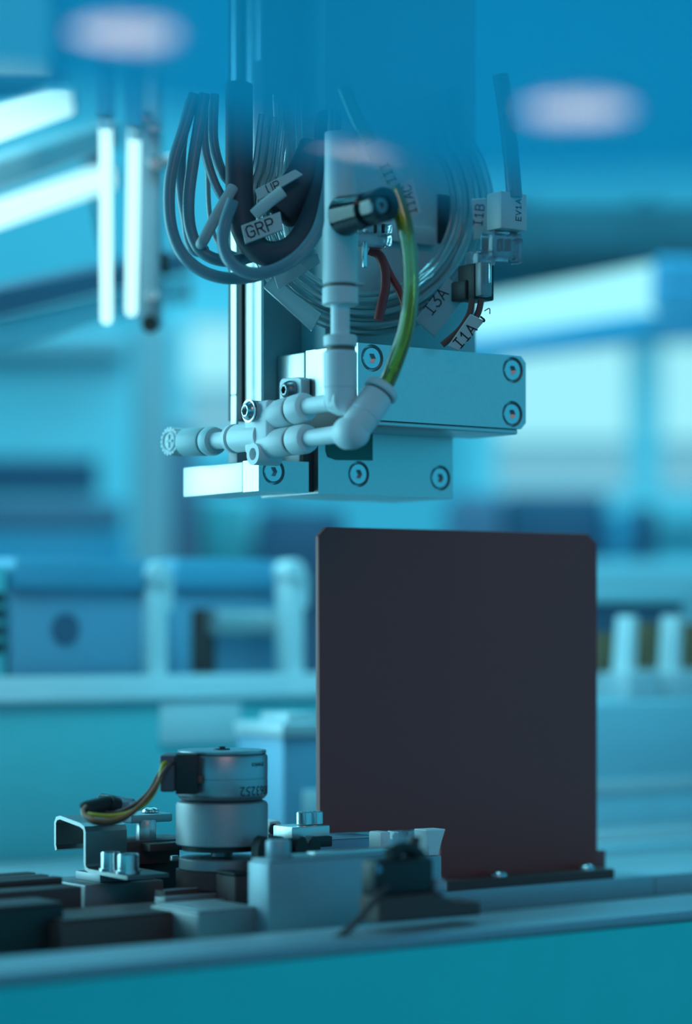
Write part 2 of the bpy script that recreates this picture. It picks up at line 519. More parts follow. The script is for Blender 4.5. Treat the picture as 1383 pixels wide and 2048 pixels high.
STROKES = {
    'I': [(.6, 0, 3.4, 0), (2, 0, 2, 6), (.6, 6, 3.4, 6)],
    '1': [(.7, 4.6, 2, 6), (2, 6, 2, 0), (.7, 0, 3.3, 0)],
    '3': [(.2, 6, 3.8, 6), (3.8, 6, 1.9, 3.6), (1.9, 3.6, 3.2, 3.3), (3.2, 3.3, 3.9, 2.3), (3.9, 2.3, 3.8, 1), (3.8, 1, 2.8, 0), (2.8, 0, 1.2, 0), (1.2, 0, .1, 1)],
    'A': [(0, 0, 2, 6), (2, 6, 4, 0), (.8, 2.1, 3.2, 2.1)],
    'B': [(.2, 0, .2, 6), (.2, 6, 2.8, 6), (2.8, 6, 3.7, 5.2), (3.7, 5.2, 3.7, 4), (3.7, 4, 2.8, 3.2), (.2, 3.2, 2.8, 3.2), (2.8, 3.2, 3.9, 2.3), (3.9, 2.3, 3.9, .9), (3.9, .9, 2.8, 0), (2.8, 0, .2, 0)],
    'C': [(3.9, 5, 2.9, 6), (2.9, 6, 1.1, 6), (1.1, 6, .1, 4.8), (.1, 4.8, .1, 1.2), (.1, 1.2, 1.1, 0), (1.1, 0, 2.9, 0), (2.9, 0, 3.9, 1)],
    'E': [(3.7, 0, .3, 0), (.3, 0, .3, 6), (.3, 6, 3.7, 6), (.3, 3.1, 3, 3.1)],
    'V': [(0, 6, 2, 0), (2, 0, 4, 6)],
    'G': [(3.9, 5, 2.9, 6), (2.9, 6, 1.1, 6), (1.1, 6, .1, 4.8), (.1, 4.8, .1, 1.2), (.1, 1.2, 1.1, 0), (1.1, 0, 2.9, 0), (2.9, 0, 3.9, 1), (3.9, 1, 3.9, 2.8), (3.9, 2.8, 2.2, 2.8)],
    'R': [(.2, 0, .2, 6), (.2, 6, 2.9, 6), (2.9, 6, 3.8, 5.2), (3.8, 5.2, 3.8, 3.9), (3.8, 3.9, 2.9, 3), (2.9, 3, .2, 3), (2, 3, 3.9, 0)],
    'P': [(.2, 0, .2, 6), (.2, 6, 2.9, 6), (2.9, 6, 3.8, 5.2), (3.8, 5.2, 3.8, 3.8), (3.8, 3.8, 2.9, 2.9), (2.9, 2.9, .2, 2.9)],
    'U': [(.1, 6, .1, 1.2), (.1, 1.2, 1.1, 0), (1.1, 0, 2.9, 0), (2.9, 0, 3.9, 1.2), (3.9, 1.2, 3.9, 6)],
}
def stroke_text(name, body, parent, origin, ex, ey, height, m='ink', w=.72, thick=.12):
    """plotter style lettering of raised strokes, centred on ORIGIN"""
    ex, ey = Vector(ex).normalized(), Vector(ey).normalized()
    nz = ex.cross(ey).normalized()
    k = height / 6
    mb = MB()
    total = len(body) * 5.4 - 1.4
    for i, chx in enumerate(body):
        for x0, y0, x1, y1 in STROKES[chx]:
            p = [Vector(origin) + ex * ((x + i * 5.4 - total / 2) * k) + ey * ((y - 3) * k) for x, y in ((x0, y0), (x1, y1))]
            d = (p[1] - p[0]).normalized()
            sd = nz.cross(d) * (w * k / 2)
            e = d * (w * k / 2)
            mb.prism([p[0] - e + sd - nz * .03, p[1] + e + sd - nz * .03, p[1] + e - sd - nz * .03, p[0] - e - sd - nz * .03], nz * (thick + .03))
    return part(name, mb, m, parent, kind='stuff')
def pxl(fr, pts, b):
    return [fr.pb(x, y, b) for x, y in pts]
def polygon(fr, pts, b, thick, bev=0.0):
    """plate whose front outline is given on the plane b"""
    return MB().prism(pxl(fr, pts, b), (0, thick, 0), bev)

# ================================================================== the hall
def struct(name, mb, m, anchor, fr=W, label=None):
    o = single(name, mb, m, anchor, label, None, fr=fr, kind='structure')
    return o
struct('floor', MB().box((-4000, -9500, -1010), (4000, 3700, -1000)), 'floor', (0, 0, -1000))
struct('ceiling', MB().box((-4000, -9500, 1600), (4000, 3700, 1640)), 'ceiling', (0, 0, 1600))
struct('wall_rear', MB().box((-4000, 3500, -1000), (4000, 3600, 1600)), 'wall', (0, 3500, 0))

# warm round lamps in the ceiling behind the camera; the blue guard mirrors them
VISOR_Y = 270.0
def lamp_spot(px, py):
    X, Z = (px - CX) / F, (HY - py) / F
    s = 1590 / Z - VISOR_Y
    return V(X * (VISOR_Y + s), VISOR_Y - s, 1590)
for i, (px, py, r, lab) in enumerate(((250, 64, 140, 'round warm ceiling lamp second along the aisle, mirrored at the top of the blue guard'),
                                      (1155, 216, 165, 'round warm ceiling lamp mirrored as a pink oval in the blue guard'),
                                      (705, 325, 120, 'round warm ceiling lamp mirrored faintly above the coiled tubes'))):
    p = lamp_spot(px, py)
    t = thing('ceiling_lamp', p, lab, 'lamp', 'warm round lamps in the hall ceiling', fr=W)
    part('lamp_rim', MB().washer(p + V(0, 0, -6), (0, 0, 1), r * .98, r * 1.12, 16, 40), 'white', t)
    part('diffuser', MB().cyl(p + V(0, 0, -2), p + V(0, 0, 8), r, 40), 'warm_lamp', t, 'warm glowing diffuser')

# daylight windows in the rear wall: frame, mullion, panes
def wpoly(px0, py0, px1, py1, Y):
    a0, a1 = W.A(px0, Y), W.A(px1, Y)
    return a0, a1, (HY - py1) / F * Y, (HY - py0) / F * Y
def window(n, px0, py0, px1, py1, splits, Y=3490, split_y=0):
    x0, x1, z0, z1 = wpoly(px0, py0, px1, py1, Y)
    fr_ = MB()
    w = 22
    xs = [x0] + [W.A(p, Y) for p in splits] + [x1]
    fr_.box((x0 - w, Y - 30, z1), (x1 + w, Y + 10, z1 + 2 * w)).box((x0 - w, Y - 30, z0 - 2 * w), (x1 + w, Y + 10, z0))
    for x in xs:
        fr_.box((x - w, Y - 30, z0), (x + w, Y + 10, z1))
    o = struct(f'window_{n}', fr_, 'cab_cyan', (x0, Y, z0))
    ANCHOR[o.name] = V(x0, Y, z0)
    for xa, xb in zip(xs, xs[1:]):
        zm = (HY - split_y) / F * Y
        part('pane', MB().box((xa + w, Y - 4, zm + 6), (xb - w, Y + 4, z1)), 'window_sky', o)
        part('pane', MB().box((xa + w, Y - 4, z0), (xb - w, Y + 4, zm - 6)), 'window_dim', o, 'frosted lower pane')
        part('glazing_bar', MB().box((xa + w, Y - 10, zm - 6), (xb - w, Y + 8, zm + 6)), 'rail_light', o)
window(1, 960, 690, 1500, 985, (1285,), split_y=890)
window(2, 345, 650, 540, 880, (), split_y=780)

# ------------------------------------------------------------------ blue guard over the machine
Y = VISOR_Y
vis = [(-360, -260), (-360, 120), (60, 165), (330, 222), (560, 262), (780, 330), (940, 366), (1740, 345), (1740, -260)]
t = thing('guard_visor', (W.A(700, Y), Y, (HY - 0) / F * Y), 'blue tinted acrylic guard hanging across the top in front of the machine', 'guard', fr=W)
part('acrylic_sheet', MB().prism([W.pb(x, y, Y) for x, y in vis], (0, 5, 0)), 'visor', t)
part('guard_rail', MB().box((W.A(-420, Y), Y - 12, W.C(-255, 0, Y)), (W.A(1800, Y), Y + 18, W.C(-430, 0, Y)), 2), 'alu_mid', t)
for px in (-520, 1900):
    part('guard_post', MB().box((W.A(px, Y) - 10, Y - 10, -1000), (W.A(px, Y) + 10, Y + 12, W.C(-430, 0, Y)), 1), 'alu_mid', t)

# ------------------------------------------------------------------ background behind the machine
def wbox(px0, py0, px1, py1, Y, dep=60, bev=3, bottom=None):
    x0, x1, z0, z1 = wpoly(px0, py0, px1, py1, Y)
    if bottom is not None:
        z0 = bottom
    return MB().box((x0, Y, z0), (x1, Y + dep, z1), bev), V((x0 + x1) / 2, Y, z0)
# tall cabinets against the rear wall
def cabinet(px0, px1, py_top, Y, m, label, bands=(), dep=260, name='control_cabinet', cat='cabinet', group=None):
    x0, x1, _, z1 = wpoly(px0, py_top, px1, py_top, Y)
    t = thing(name, ((x0 + x1) / 2, Y, -1000), label, cat, group, fr=W)
    part('cabinet_body', MB().box((x0, Y, -1000), (x1, Y + dep, z1), 6), m, t)
    for nm, bx0, by0, bx1, by1, bm_, proud in bands:
        xa, xb, za, zb = wpoly(bx0, by0, bx1, by1, Y)
        part(nm, MB().box((xa, Y - proud, za), (xb, Y + 2, zb), 3), bm_, t)
    return t
cabinet(-260, 258, 655, 2150, 'cab_cyan', 'wide pale cabinet at far left behind the machine', (
    ('top_ledge', -260, 672, 258, 716, 'rail_light', 22),
    ('display_recess', -260, 915, 196, 985, 'cab_navy', 6),
    ('drawer_front', -260, 1004, 250, 1052, 'cab_purple', 10),
    ('lower_door', -260, 1068, 258, 1260, 'cab_blue', 8)))
cabinet(262, 336, 640, 1900, 'rail_light', 'narrow pale upright post standing left of the gripper', (), 60, 'support_post', 'post')
cabinet(340, 386, 852, 1960, 'cab_purple', 'slim slate coloured column standing behind the fitting cap', (), 60, 'support_post', 'post')
cabinet(392, 506, 985, 2000, 'cab_cyan', 'low pale cabinet standing under the gripper', (('door_panel', 404, 1000, 494, 1180, 'teal_panel', 8),))
cabinet(512, 690, 1018, 1900, 'cab_navy', 'low navy cabinet standing behind the dark plate edge', (('door_panel', 530, 1050, 670, 1200, 'cab_navy', 8),))
cabinet(905, 1010, 985, 2250, 'cab_purple', 'slate cabinet standing right of the lower gripper block', (('door_panel', 925, 1000, 1000, 1200, 'cab_purple', 8),))
cabinet(1015, 1215, 985, 2250, 'cab_navy', 'navy cabinet standing above the dark plate corner', (('door_panel', 1050, 1000, 1200, 1180, 'cab_navy', 8),))
cabinet(1226, 1262, 1020, 2200, 'cab_blue', 'narrow blue cabinet standing beside the bright window', (('door_panel', 1232, 1040, 1256, 1180, 'cab_blue', 8),))
cabinet(1266, 1315, 1010, 2250, 'cab_navy', 'narrow navy cabinet standing far right', (('door_panel', 1274, 1024, 1306, 1180, 'cab_navy', 8),))
cabinet(900, 1560, 1120, 1700, 'cab_cyan', 'long low pale counter behind the dark plate at right', (('front_panel', 920, 1140, 1540, 1220, 'cab_cyan', 8),), 200, 'machine_counter', 'counter')

# slanting batten lamp at the right, on its own post
def beam(p0, p1, w, h):
    p0, p1 = Vector(p0), Vector(p1)
    ax = (p1 - p0).normalized()
    side = ax.cross(V(0, 0, 1)).normalized()
    up = side.cross(ax)
    return MB().prism([p0 + side * w / 2 + up * h / 2, p0 - side * w / 2 + up * h / 2, p0 - side * w / 2 - up * h / 2, p0 + side * w / 2 - up * h / 2], p1 - p0, min(w, h) * .12)
p0, p1 = W.at(955, 640, 2050), W.at(1352, 573, 1500)
t = thing('batten_lamp', (p0 + p1) / 2, 'slanting glowing batten lamp in the background right of the coiled tubes', 'lamp', fr=W)
part('diffuser', beam(p0, p1, 30, 29), 'lamp_soft', t, 'glowing diffuser')
part('housing', beam(p0 + V(0, 12, -24), p1 + V(0, 12, -22), 44, 14), 'housing_blue', t)
part('end_cap', beam(p1, p1 + (p1 - p0).normalized() * 14, 34, 34), 'housing_blue', t)
part('lamp_arm', MB().box((p1.x + 20, p1.y - 10, p1.z - 12), (p1.x + 260, p1.y + 14, p1.z + 10), 2), 'housing_blue', t)
part('lamp_post', MB().box((p1.x + 240, p1.y - 15, -1000), (p1.x + 270, p1.y + 18, p1.z + 30), 2), 'cab_blue', t)
x0, x1, z0, z1 = wpoly(830, 395, 1640, 510, 3300)
t = thing('air_duct', ((x0 + x1) / 2, 3500, z0), 'teal air duct along the rear wall above the slanting batten lamp', 'duct', fr=W)
part('duct_body', MB().box((x0, 3300, z0), (x1, 3500, z1), 8), 'duct', t)
for px in (1040, 1290):
    xa = W.A(px, 3300)
    part('duct_flange', MB().box((xa - 12, 3290, z0 - 8), (xa + 12, 3500, z1 + 8), 2), 'duct', t)

# left: slanting lamp tubes and rails of the neighbouring station
def slant(name, label, cat, q0, q1, w, h, m, D0, D1, group=None, extra=None):
    p0, p1 = W.at(*q0, D0), W.at(*q1, D1)
    t = thing(name, (p0 + p1) / 2, label, cat, group, fr=W)
    part('diffuser' if m == 'lamp' else 'rail_body', beam(p0, p1, w, h), m, t)
    d = (p1 - p0).normalized()
    part('end_cap', beam(p1, p1 + d * 8, w * 1.1, h * 1.1), 'alu_mid', t)
    part('end_cap', beam(p0 - d * 8, p0, w * 1.1, h * 1.1), 'alu_mid', t)
    return t
slant('tube_lamp', 'slanting bright tube lamp entering from the left edge to the upright lamps', 'lamp', (-160, 482), (206, 356), 10, 9.5, 'lamp', 900, 1120)
slant('tube_lamp', 'broad bright lamp at the top left corner under the blue guard', 'lamp', (-190, 312), (118, 200), 12, 11, 'lamp', 760, 1000)
slant('machine_rail', 'pale blue slanting rail above the slanting tube lamp', 'rail', (-180, 404), (208, 268), 12, 13, 'rail_light', 900, 1120)
slant('machine_rail', 'navy slanting rail below the slanting tube lamp', 'rail', (-160, 634), (345, 524), 14, 11, 'cab_navy', 900, 1180)
slant('machine_rail', 'pale slanting rail under the navy rail at left', 'rail', (-160, 700), (345, 582), 14, 12, 'cab_cyan', 920, 1200)
b_, an = wbox(165, 275, 204, 330, 1150, 20)
t = thing('sensor_block', an, 'small dark sensor block under the pale blue rail', 'sensor', fr=W)
part('sensor_body', b_, 'cab_navy', t)
part('sensor_cable', MB().tube([W.at(185, 300, 1160), W.at(190, 380, 1165), W.at(205, 470, 1170), W.at(230, 560, 1175)], 1.6), 'black', t)

x0, x1, z0, z1 = wpoly(-240, -160, 96, 128, 1500)
t = thing('panel_lamp', ((x0 + x1) / 2, 1500, z0), 'bright blue panel lamp showing through the blue guard at top left', 'lamp', fr=W)
part('diffuser', MB().box((x0, 1500, z0), (x1, 1506, z1), 1), 'lamp_soft', t, 'glowing diffuser')
part('housing', MB().box((x0 - 8, 1506, z0 - 8), (x1 + 8, 1550, z1 + 8), 2), 'cab_blue', t)
part('hanger', MB().box((x0 + 20, 1520, z1 + 6), (x0 + 40, 1540, 1600), 1), 'cab_blue', t)
# two upright lamp tubes
for (x0, y0, x1, y1, D, lab) in ((211, 236, 213, 648, 872, 'left one of two upright glowing lamp tubes, with a clear cap'),
                                 (268, 258, 262, 632, 880, 'right one of two upright glowing lamp tubes, beside the grey cables')):
    p1, p0 = W.at(x0, y0, D), W.at(x1, y1, D)
    t = thing('tube_lamp', p0, lab, 'lamp', 'upright lamp tubes', fr=W)
    part('diffuser', MB().lathe(p0, p1 - p0, [(0, 1.2), (1.2, 2.1), (3, 2.25), ((p1 - p0).length - 5, 2.35), ((p1 - p0).length - 4, 2.35)], 20), 'lamp', t, 'glowing tube')
    part('end_cap', MB().lathe(p1 - V(0, 0, 4), (0, 0, 1), [(0, 2.5), (3, 2.5), (3.6, 2.2), (5, 2.2)], 20), 'clear_part' if x0 < 240 else 'alu', t, 'pale end cap')
    part('lamp_holder', MB().box((p1.x - 3, p1.y - 3, p1.z + 1), (p1.x + 3, p1.y + 3, p1.z + 130), .5), 'cab_blue', t)
# back panel with fixings between lamps and cables
x0, x1, z0, z1 = wpoly(278, 60, 318, 645, 905)
t = thing('station_column', (x0, 905, z0), 'teal machine column with dark fixings behind the upright lamp tubes', 'column', fr=W)
part('column_body', MB().box((x0, 905, z0), (x1, 925, z1), 1), 'alu_blue', t)
for px, py, m, r in ((336, 323, 'steel', 3.2), (300, 648, 'black', 3.2), (306, 590, 'steel', 2.4), (296, 230, 'steel', 2.4), (326, 252, 'steel', 2.2)):
    p = W.at(min(px, 314), py, 903)
    part('fixing_screw', MB().hexhead(p + V(0, 2, 0), (0, -1, 0), r, 3.5, r * .5, 1.5), m, t)
x0, x1, z0, z1 = wpoly(318, 505, 336, 545, 915)
part('latch', MB().box((x0 - 1, 912, z0), (x1, 922, z1), .5), 'black', t, 'black latch')
x0, x1, z0, z1 = wpoly(316, 312, 350, 334, 915)
part('clip', MB().box((x0 - 1, 912, z0), (x1, 922, z1), .5), 'alu', t, 'pale clip')

# ------------------------------------------------------------------ rear ledge with the row of cells
def gface(px, py, D):
    return G.at(px, py, D)
pL = G.at(320, 1392, 960)
bF = pL.y                                             # ledge front
LC = pL.z
a0, aLE = G.A(-140, bF), G.A(800, bF)
BENCH = -87.0
t = thing('rear_ledge', (a0, bF, BENCH), 'long teal panelled ledge behind the motor, carrying the row of cells', 'ledge')
part('ledge_front', MB().box((a0, bF, BENCH), (aLE, bF + 12, LC - 2), .5), 'teal_panel', t)
part('ledge_top', MB().box((a0, bF - 2, LC - 2), (aLE, bF + 95, LC), .4), 'rail_light', t, 'pale top sheet')
q0, q1 = G.at(318, 1400, 958), G.at(478, 1500, 958)
part('front_lip', MB().box((a0, bF + 12.2, LC - 1), (aLE, bF + 16, G.C(1350, G.A(320, bF + 13), bF + 13)), .5), 'white', t, 'white front lip')
part('label_plate', MB().box((G.A(318, bF), bF - 1.2, G.C(1505, 0, bF + 0)), (G.A(478, bF), bF, LC - 2.5), .2), 'white', t, 'pale plate')
bC = bF + 22
def cell(px0, px1, py0, py1, m, label, extra=None, db=0):
    a_0, a_1 = G.A(px0, bC + db), G.A(px1, bC + db)
    am = (a_0 + a_1) / 2
    zt, zb = G.C(py0, am, bC + db), LC
    t = thing('cell_module', (am, bC + db, LC), label, 'module')
    part('module_body', MB().box((a_0, bC + db, LC), (a_1, bC + db + 40, zt), .8), m, t)
    part('top_rail', MB().box((a_0, bC + db - 3, zt), (a_1, bC + db + 44, zt + G.C(py0 - 60, am, bC) - zt), .8), 'cab_blue', t, 'blue top rail')
    return t, a_0, a_1, zt
t, a_0, a_1, zt = cell(22, 296, 1178, 1345, 'cell', 'slate blue cell module with a round hole, far left on the ledge')
p = G.pb(130, 1258, bC)
part('port', MB().cyl(p + V(0, -.8, 0), p + V(0, .1, 0), 6.2, 24), 'cab_navy', t, 'dark round port')
t, a_0, a_1, zt = cell(345, 566, 1178, 1345, 'cell', 'slate blue cell module with a recessed window, between the white posts', db=14)
am = (a_0 + a_1) / 2
part('recess_liner', MB().box((G.A(385, bC + 13), bC + 12.5, G.C(1345, am, bC + 12)), (G.A(430, bC + 13), bC + 14.2, G.C(1218, am, bC + 12)), .3), 'brownblack', t, 'dark recess')
part('roller', MB().cyl((G.A(422, bC + 9), bC + 9, G.C(1245, am, bC + 9)), (G.A(560, bC + 9), bC + 9, G.C(1245, am, bC + 9)), 5.4, 20), 'alu_mid', t, 'pale roller')
def post(px, py_top, label, w=20):
    bP = bC - 6
    am = G.A(px, bP)
    zt = G.C(py_top, am, bP)
    t = thing('white_bracket', (am, bP, LC), label, 'bracket', 'white brackets along the ledge')
    hw = w / 5.0 / 2 / .81
    part('bracket_upright', MB().box((am - hw, bP, LC), (am + hw, bP + 10, zt - 9), .8), 'white', t)
    part('bracket_head', MB().cyl((am - hw * .1, bP - 1, zt - 5), (am - hw * .1, bP + 9, zt - 5), 5.2, 20, bev=.6), 'white', t)
    part('bracket_arm', MB().box((am + hw * .2, bP + 1, zt - 20), (am + hw * 1.8, bP + 8, zt - 6), .8), 'white', t)
    part('bracket_foot', MB().box((am - hw * 1.6, bP - 4, LC), (am + hw * 1.6, bP + 12, LC + 3), .5), 'white', t)
    return t
post(318, 1124, 'white bracket between the two slate cell modules', 34)
post(592, 1120, 'white bracket on the ledge just left of the dark plate', 34)
# comb at the very left edge
bP = bC - 4
a_0, a_1 = G.A(-60, bP), G.A(22, bP)
t = thing('slotted_comb', (a_0, bP, LC), 'teal slotted comb at the left edge of the ledge', 'comb')
part('comb_body', MB().box((a_0, bP + 4, LC), (a_1, bP + 24, G.C(1130, a_1, bP)), .6), 'teal_panel', t)
for py in (1195, 1228, 1262, 1295):
    z = G.C(py, a_1, bP)
    part('slot', MB().box((a_0, bP + 3, z - 1.9), (a_1 - 1, bP + 4.3, z + 1.9), .2), 'ring_dark', t, 'dark slot')
a_, = [G.A(62, bC - 8)]
t = thing('ledge_clamp', (a_, bC - 8, LC), 'small dark clamp at the foot of the left cell module', 'clamp')
part('clamp_body', MB().box((a_ - 4, bC - 8, LC), (a_ + 4, bC - 2, LC + 6), .8), 'cab_navy', t)
part('clamp_foot', MB().box((a_ - 8, bC - 10, LC), (a_ + 8, bC - 1, LC + 2), .4), 'white', t)

# grey box standing left of the dark plate
D = 880
p = G.at(566, 1480, D)
a_0, b_0 = p.x, p.y
a_1 = G.A(690, b_0)
t = thing('grey_box', (a_0, b_0, BENCH), 'slate box with a pale lid standing left of the dark plate', 'box')
part('box_body', MB().box((a_0, b_0, BENCH), (a_1, b_0 + 30, G.C(1476, a_0, b_0)), .8), 'cell', t)
part('box_lid', MB().box((a_0 - 1, b_0 - 1, G.C(1476, a_0, b_0)), (a_1, b_0 + 31, G.C(1446, a_0, b_0)), 1), 'rail_light', t, 'pale lid')
part('box_knob', MB().box((a_0 + 6, b_0 + 6, G.C(1450, a_0, b_0)), (a_0 + 20, b_0 + 24, G.C(1428, a_0, b_0)), 1), 'rail_light', t, 'pale block on the lid')
part('yellowed_label', MB().box((G.A(606, b_0 - 1), b_0 - 1, G.C(1640, a_0, b_0)), (G.A(640, b_0 - 1), b_0, G.C(1582, a_0, b_0)), .2), 'white', t, 'cream label')

# right side: rising steps behind the plate, with the row of upright posts
p = G.at(1290, 1402, 1010)
aR0, bR, zR = aLE + 1.5, p.y, p.z
t = thing('rear_conveyor', (aR0, bR, BENCH), 'long stepped conveyor frame receding behind the dark plate at right', 'conveyor')
aR1 = G.A(1560, bR)
part('deck', MB().box((aR0, bR, BENCH), (aR1, bR + 120, zR), .8), 'deck', t)
steps = ((1405, 1556, 'deck', 0), (1556, 1582, 'rail_light', -3), (1582, 1650, 'deck', -2.0), (1650, 1690, 'rail_light', -6))
for y0, y1, m, db in steps:
    part('side_rail', MB().box((aR0, bR + db - 3, G.C(y1, G.A(1290, bR), bR)), (aR1, bR + .5, G.C(y0, G.A(1290, bR), bR)), .5), m, t)
for dz, db, m in ((0, -22, 'rail_light'), (-3, -36, 'deck')):
    part('guide_strip', MB().box((aR0, bR + db, BENCH - .5), (aR1, bR + db + 9, BENCH + 6 + dz), .5), m, t)
for px, lab in ((1262, 'white upright post on the rear conveyor, nearer the dark plate'), (1352, 'white upright post on the rear conveyor, nearer the right edge')):
    bp = bR + 16
    a = G.A(px, bp)
    zt = G.C(1232, a, bp)
    t = thing('upright_post', (a, bp, zR), lab, 'post', 'white posts on the rear conveyor')
    part('post_shaft', MB().prism([V(a - 4.4, bp, zR), V(a + 2.6, bp, zR), V(a + 4.2, bp, zt), V(a - .8, bp, zt)], (0, 9, 0), .6), 'white', t)
    part('post_base', MB().box((a - 9, bp - 8, zR), (a + 8, bp + 12, G.C(1345, a, bp)), 1), 'rail_light', t)
for px0, px1, y0, y1, lab in ((1190, 1246, 1266, 1358, 'amber carrier between the dark plate and the first white post'), (1284, 1334, 1246, 1338, 'amber carrier between the two white posts'), (1372, 1450, 1246, 1338, 'amber carrier at the right edge')):
    bp = bR + 34
    a_0, a_1 = G.A(px0, bp), G.A(px1, bp)
    t = thing('amber_carrier', ((a_0 + a_1) / 2, bp, zR), lab, 'carrier', 'amber carriers on the rear conveyor')
    part('carrier_body', MB().box((a_0, bp, zR + 2), (a_1, bp + 8, G.C(y0, a_0, bp)), .8), 'amber', t)
    part('carrier_foot', MB().box((a_0 - 2, bp - 3, zR), (a_1 + 2, bp + 12, G.C(y1, a_0, bp)), .8), 'rail_light', t)
bp = bR + 60
part_ = thing('rear_beam', (aR0, bp, zR), 'dark blue beam behind the white posts at right', 'beam')
part('beam_body', MB().box((aR0, bp, zR), (aR1, bp + 14, G.C(1208, G.A(1290, bp), bp)), .8), 'cab_navy', part_)
part('beam_cap', MB().box((aR0, bp - 2, G.C(1208, G.A(1290, bp), bp)), (aR1, bp + 18, G.C(1180, G.A(1290, bp), bp)), .8), 'cab_cyan', part_)

# ================================================================== machine bed and front beam
p = G.at(691, 1884, 590)
bB, cB = p.y, p.z
aM0, aM1 = -200, 320
t = thing('front_beam', (0, bB, cB), 'smooth teal beam crossing the whole bottom of the picture, nearest of all', 'beam')
part('beam_face', MB().box((aM0, bB, -230), (aM1, bB + 26, cB - 3.2), .6), 'teal_beam', t)
part('beam_top', MB().box((aM0, bB + .6, cB - 3.2), (aM1, bB + 26, cB), 1.2), 'alu_blue', t, 'grey top strip')
part('beam_leg', MB().box((40, bB + 2, -1000), (80, bB + 24, -229), 2), 'teal_beam', t)
t = thing('machine_bed', (0, bB + 26, BENCH), 'grey machine bed under the motor and the dark plate', 'machine')
part('bed_plate', MB().box((aM0, bB + 26.2, BENCH - 14), (aM1, bR + 140, BENCH), .5), 'bench', t)
part('bed_leg', MB().box((60, bB + 120, -1000), (120, bB + 180, BENCH - 14), 2), 'bench', t)

# ================================================================== dark plate on its rail
p = G.at(900, 1783, 752)
RAIL = p.z
bRail = p.y
aX = G.A(1309, bRail)
t = thing('slide_rail', (p.x, bRail, RAIL), 'blue grey rail in two lengths carrying the dark plate', 'rail')
part('rail_length', MB().box((p.x - 30, bRail, BENCH), (aX - .12, bRail + 24, RAIL), .35), 'alu_blue', t)
part('rail_length', MB().box((aX + .12, bRail, BENCH), (aX + 120, bRail + 24, RAIL), .35), 'alu_blue', t)
bPl = bRail + 9.5                    # plate front
TH = 2.2
pf = [(640, 1076), (656, 1055), (1172, 1067), (1194, 1086), (1194, 1752), (880, 1770)]
out = [G.pb(x, y, bPl) for x, y in ((638, 1072), (655, 1054), (1174, 1067), (1194, 1086))]
aRt = out[3].x
rb = G.pb(1194, 1745, bPl)
out.append(V(rb.x, bPl, RAIL))
lb = G.pb(882, 1745, bPl)
out.append(V(lb.x, bPl, RAIL))
out += [G.pb(x, y, bPl) for x, y in ((880, 1712), (880, 1690), (884, 1672), (893, 1660), (884, 1657), (640, 1668))]
t = thing('dark_plate', (lb.x, bPl, RAIL), 'large upright dark brown plate with clipped corners, standing on the rail', 'plate')
part('plate_sheet', MB().prism(out, (0, TH, 0), .18), 'plate', t)
fa0 = G.A(893, bRail + .5)
fa1 = G.A(1229, bRail + .5)
part('foot_flange', MB().prism([V(fa0, bRail + .5, RAIL), V(fa1, bRail + .5, RAIL), V(fa1, bRail + .5, RAIL + 3.0), V(fa0, bRail + .5, RAIL + 3.0)], (0, 18, 0), .3), 'brownblack', t, 'flat foot screwed to the rail')
ga = G.A(1196, bPl + 3)
part('rear_gusset', MB().box((ga - 14, bPl + TH, RAIL), (ga + 2.5, bPl + TH + 5, RAIL + 8), .3), 'plate', t)
for px in (995, 1170):
    a = G.A(px, bRail + 5)
    part('foot_screw', MB().hexhead((a, bRail + 5, RAIL + 3.0), (0, 0, 1), 3.0, 1.7, 1.2, .9, dome=1), 'steel', t, 'shiny button head screw')

# ================================================================== gripper
bU = -25.0                                   # front of the upper block
aU = G.A(712, bU)
aUr = G.A(1051, bU)
zUt = G.C(700, G.A(800, bU), bU)
zUt = G.C(685, aU, bU)
zUb = G.C(846, G.A(850, bU), bU)
UD = 42                                      # depth of upper block
aL1 = G.A(905, 0)
zLb = G.C(986, G.A(620, 0), 0)
FRONT = (0, -1, 0)
t = thing('gripper', (aL1 / 2, 10, zLb), 'pale aluminium two block gripper hanging above the dark plate', 'gripper')
def bolt(pw, ax, parent, r=3.9, nm='socket_screw', m='steel_dark'):
    ax = Vector(ax)
    part(nm, MB().washer(pw + ax * -.6, ax, r * .80, r * 1.0, .65).hexhead(pw - ax * 1.3, ax, r * .78, 1.2, r * .36, 1.0), m, parent)
up_s = [G.pb(x, y, bU) for x, y in ((744, 716), (1025, 740), (1024, 828))]
holes = [(q + V(0, -2, 0), q + V(0, 1.6, 0), 3.95) for q in up_s]
mb = MB()
ch = 1.9
mb.prism([V(aU + .6, bU, zUt), V(aUr - ch, bU, zUt), V(aUr, bU, zUt - ch), V(aUr, bU, zUb + ch), V(aUr - ch, bU, zUb), V(aU + .6, bU, zUb)], (0, UD * .62, 0))
ub = part('upper_block', drilled(mb, holes, ANCHOR[t.name]), 'alu', t)
for q in up_s:
    part('socket_screw', MB().hexhead(q + V(0, 1.6, 0), FRONT, 3.2, 1.45, 1.45, 1.2), 'steel', ub)
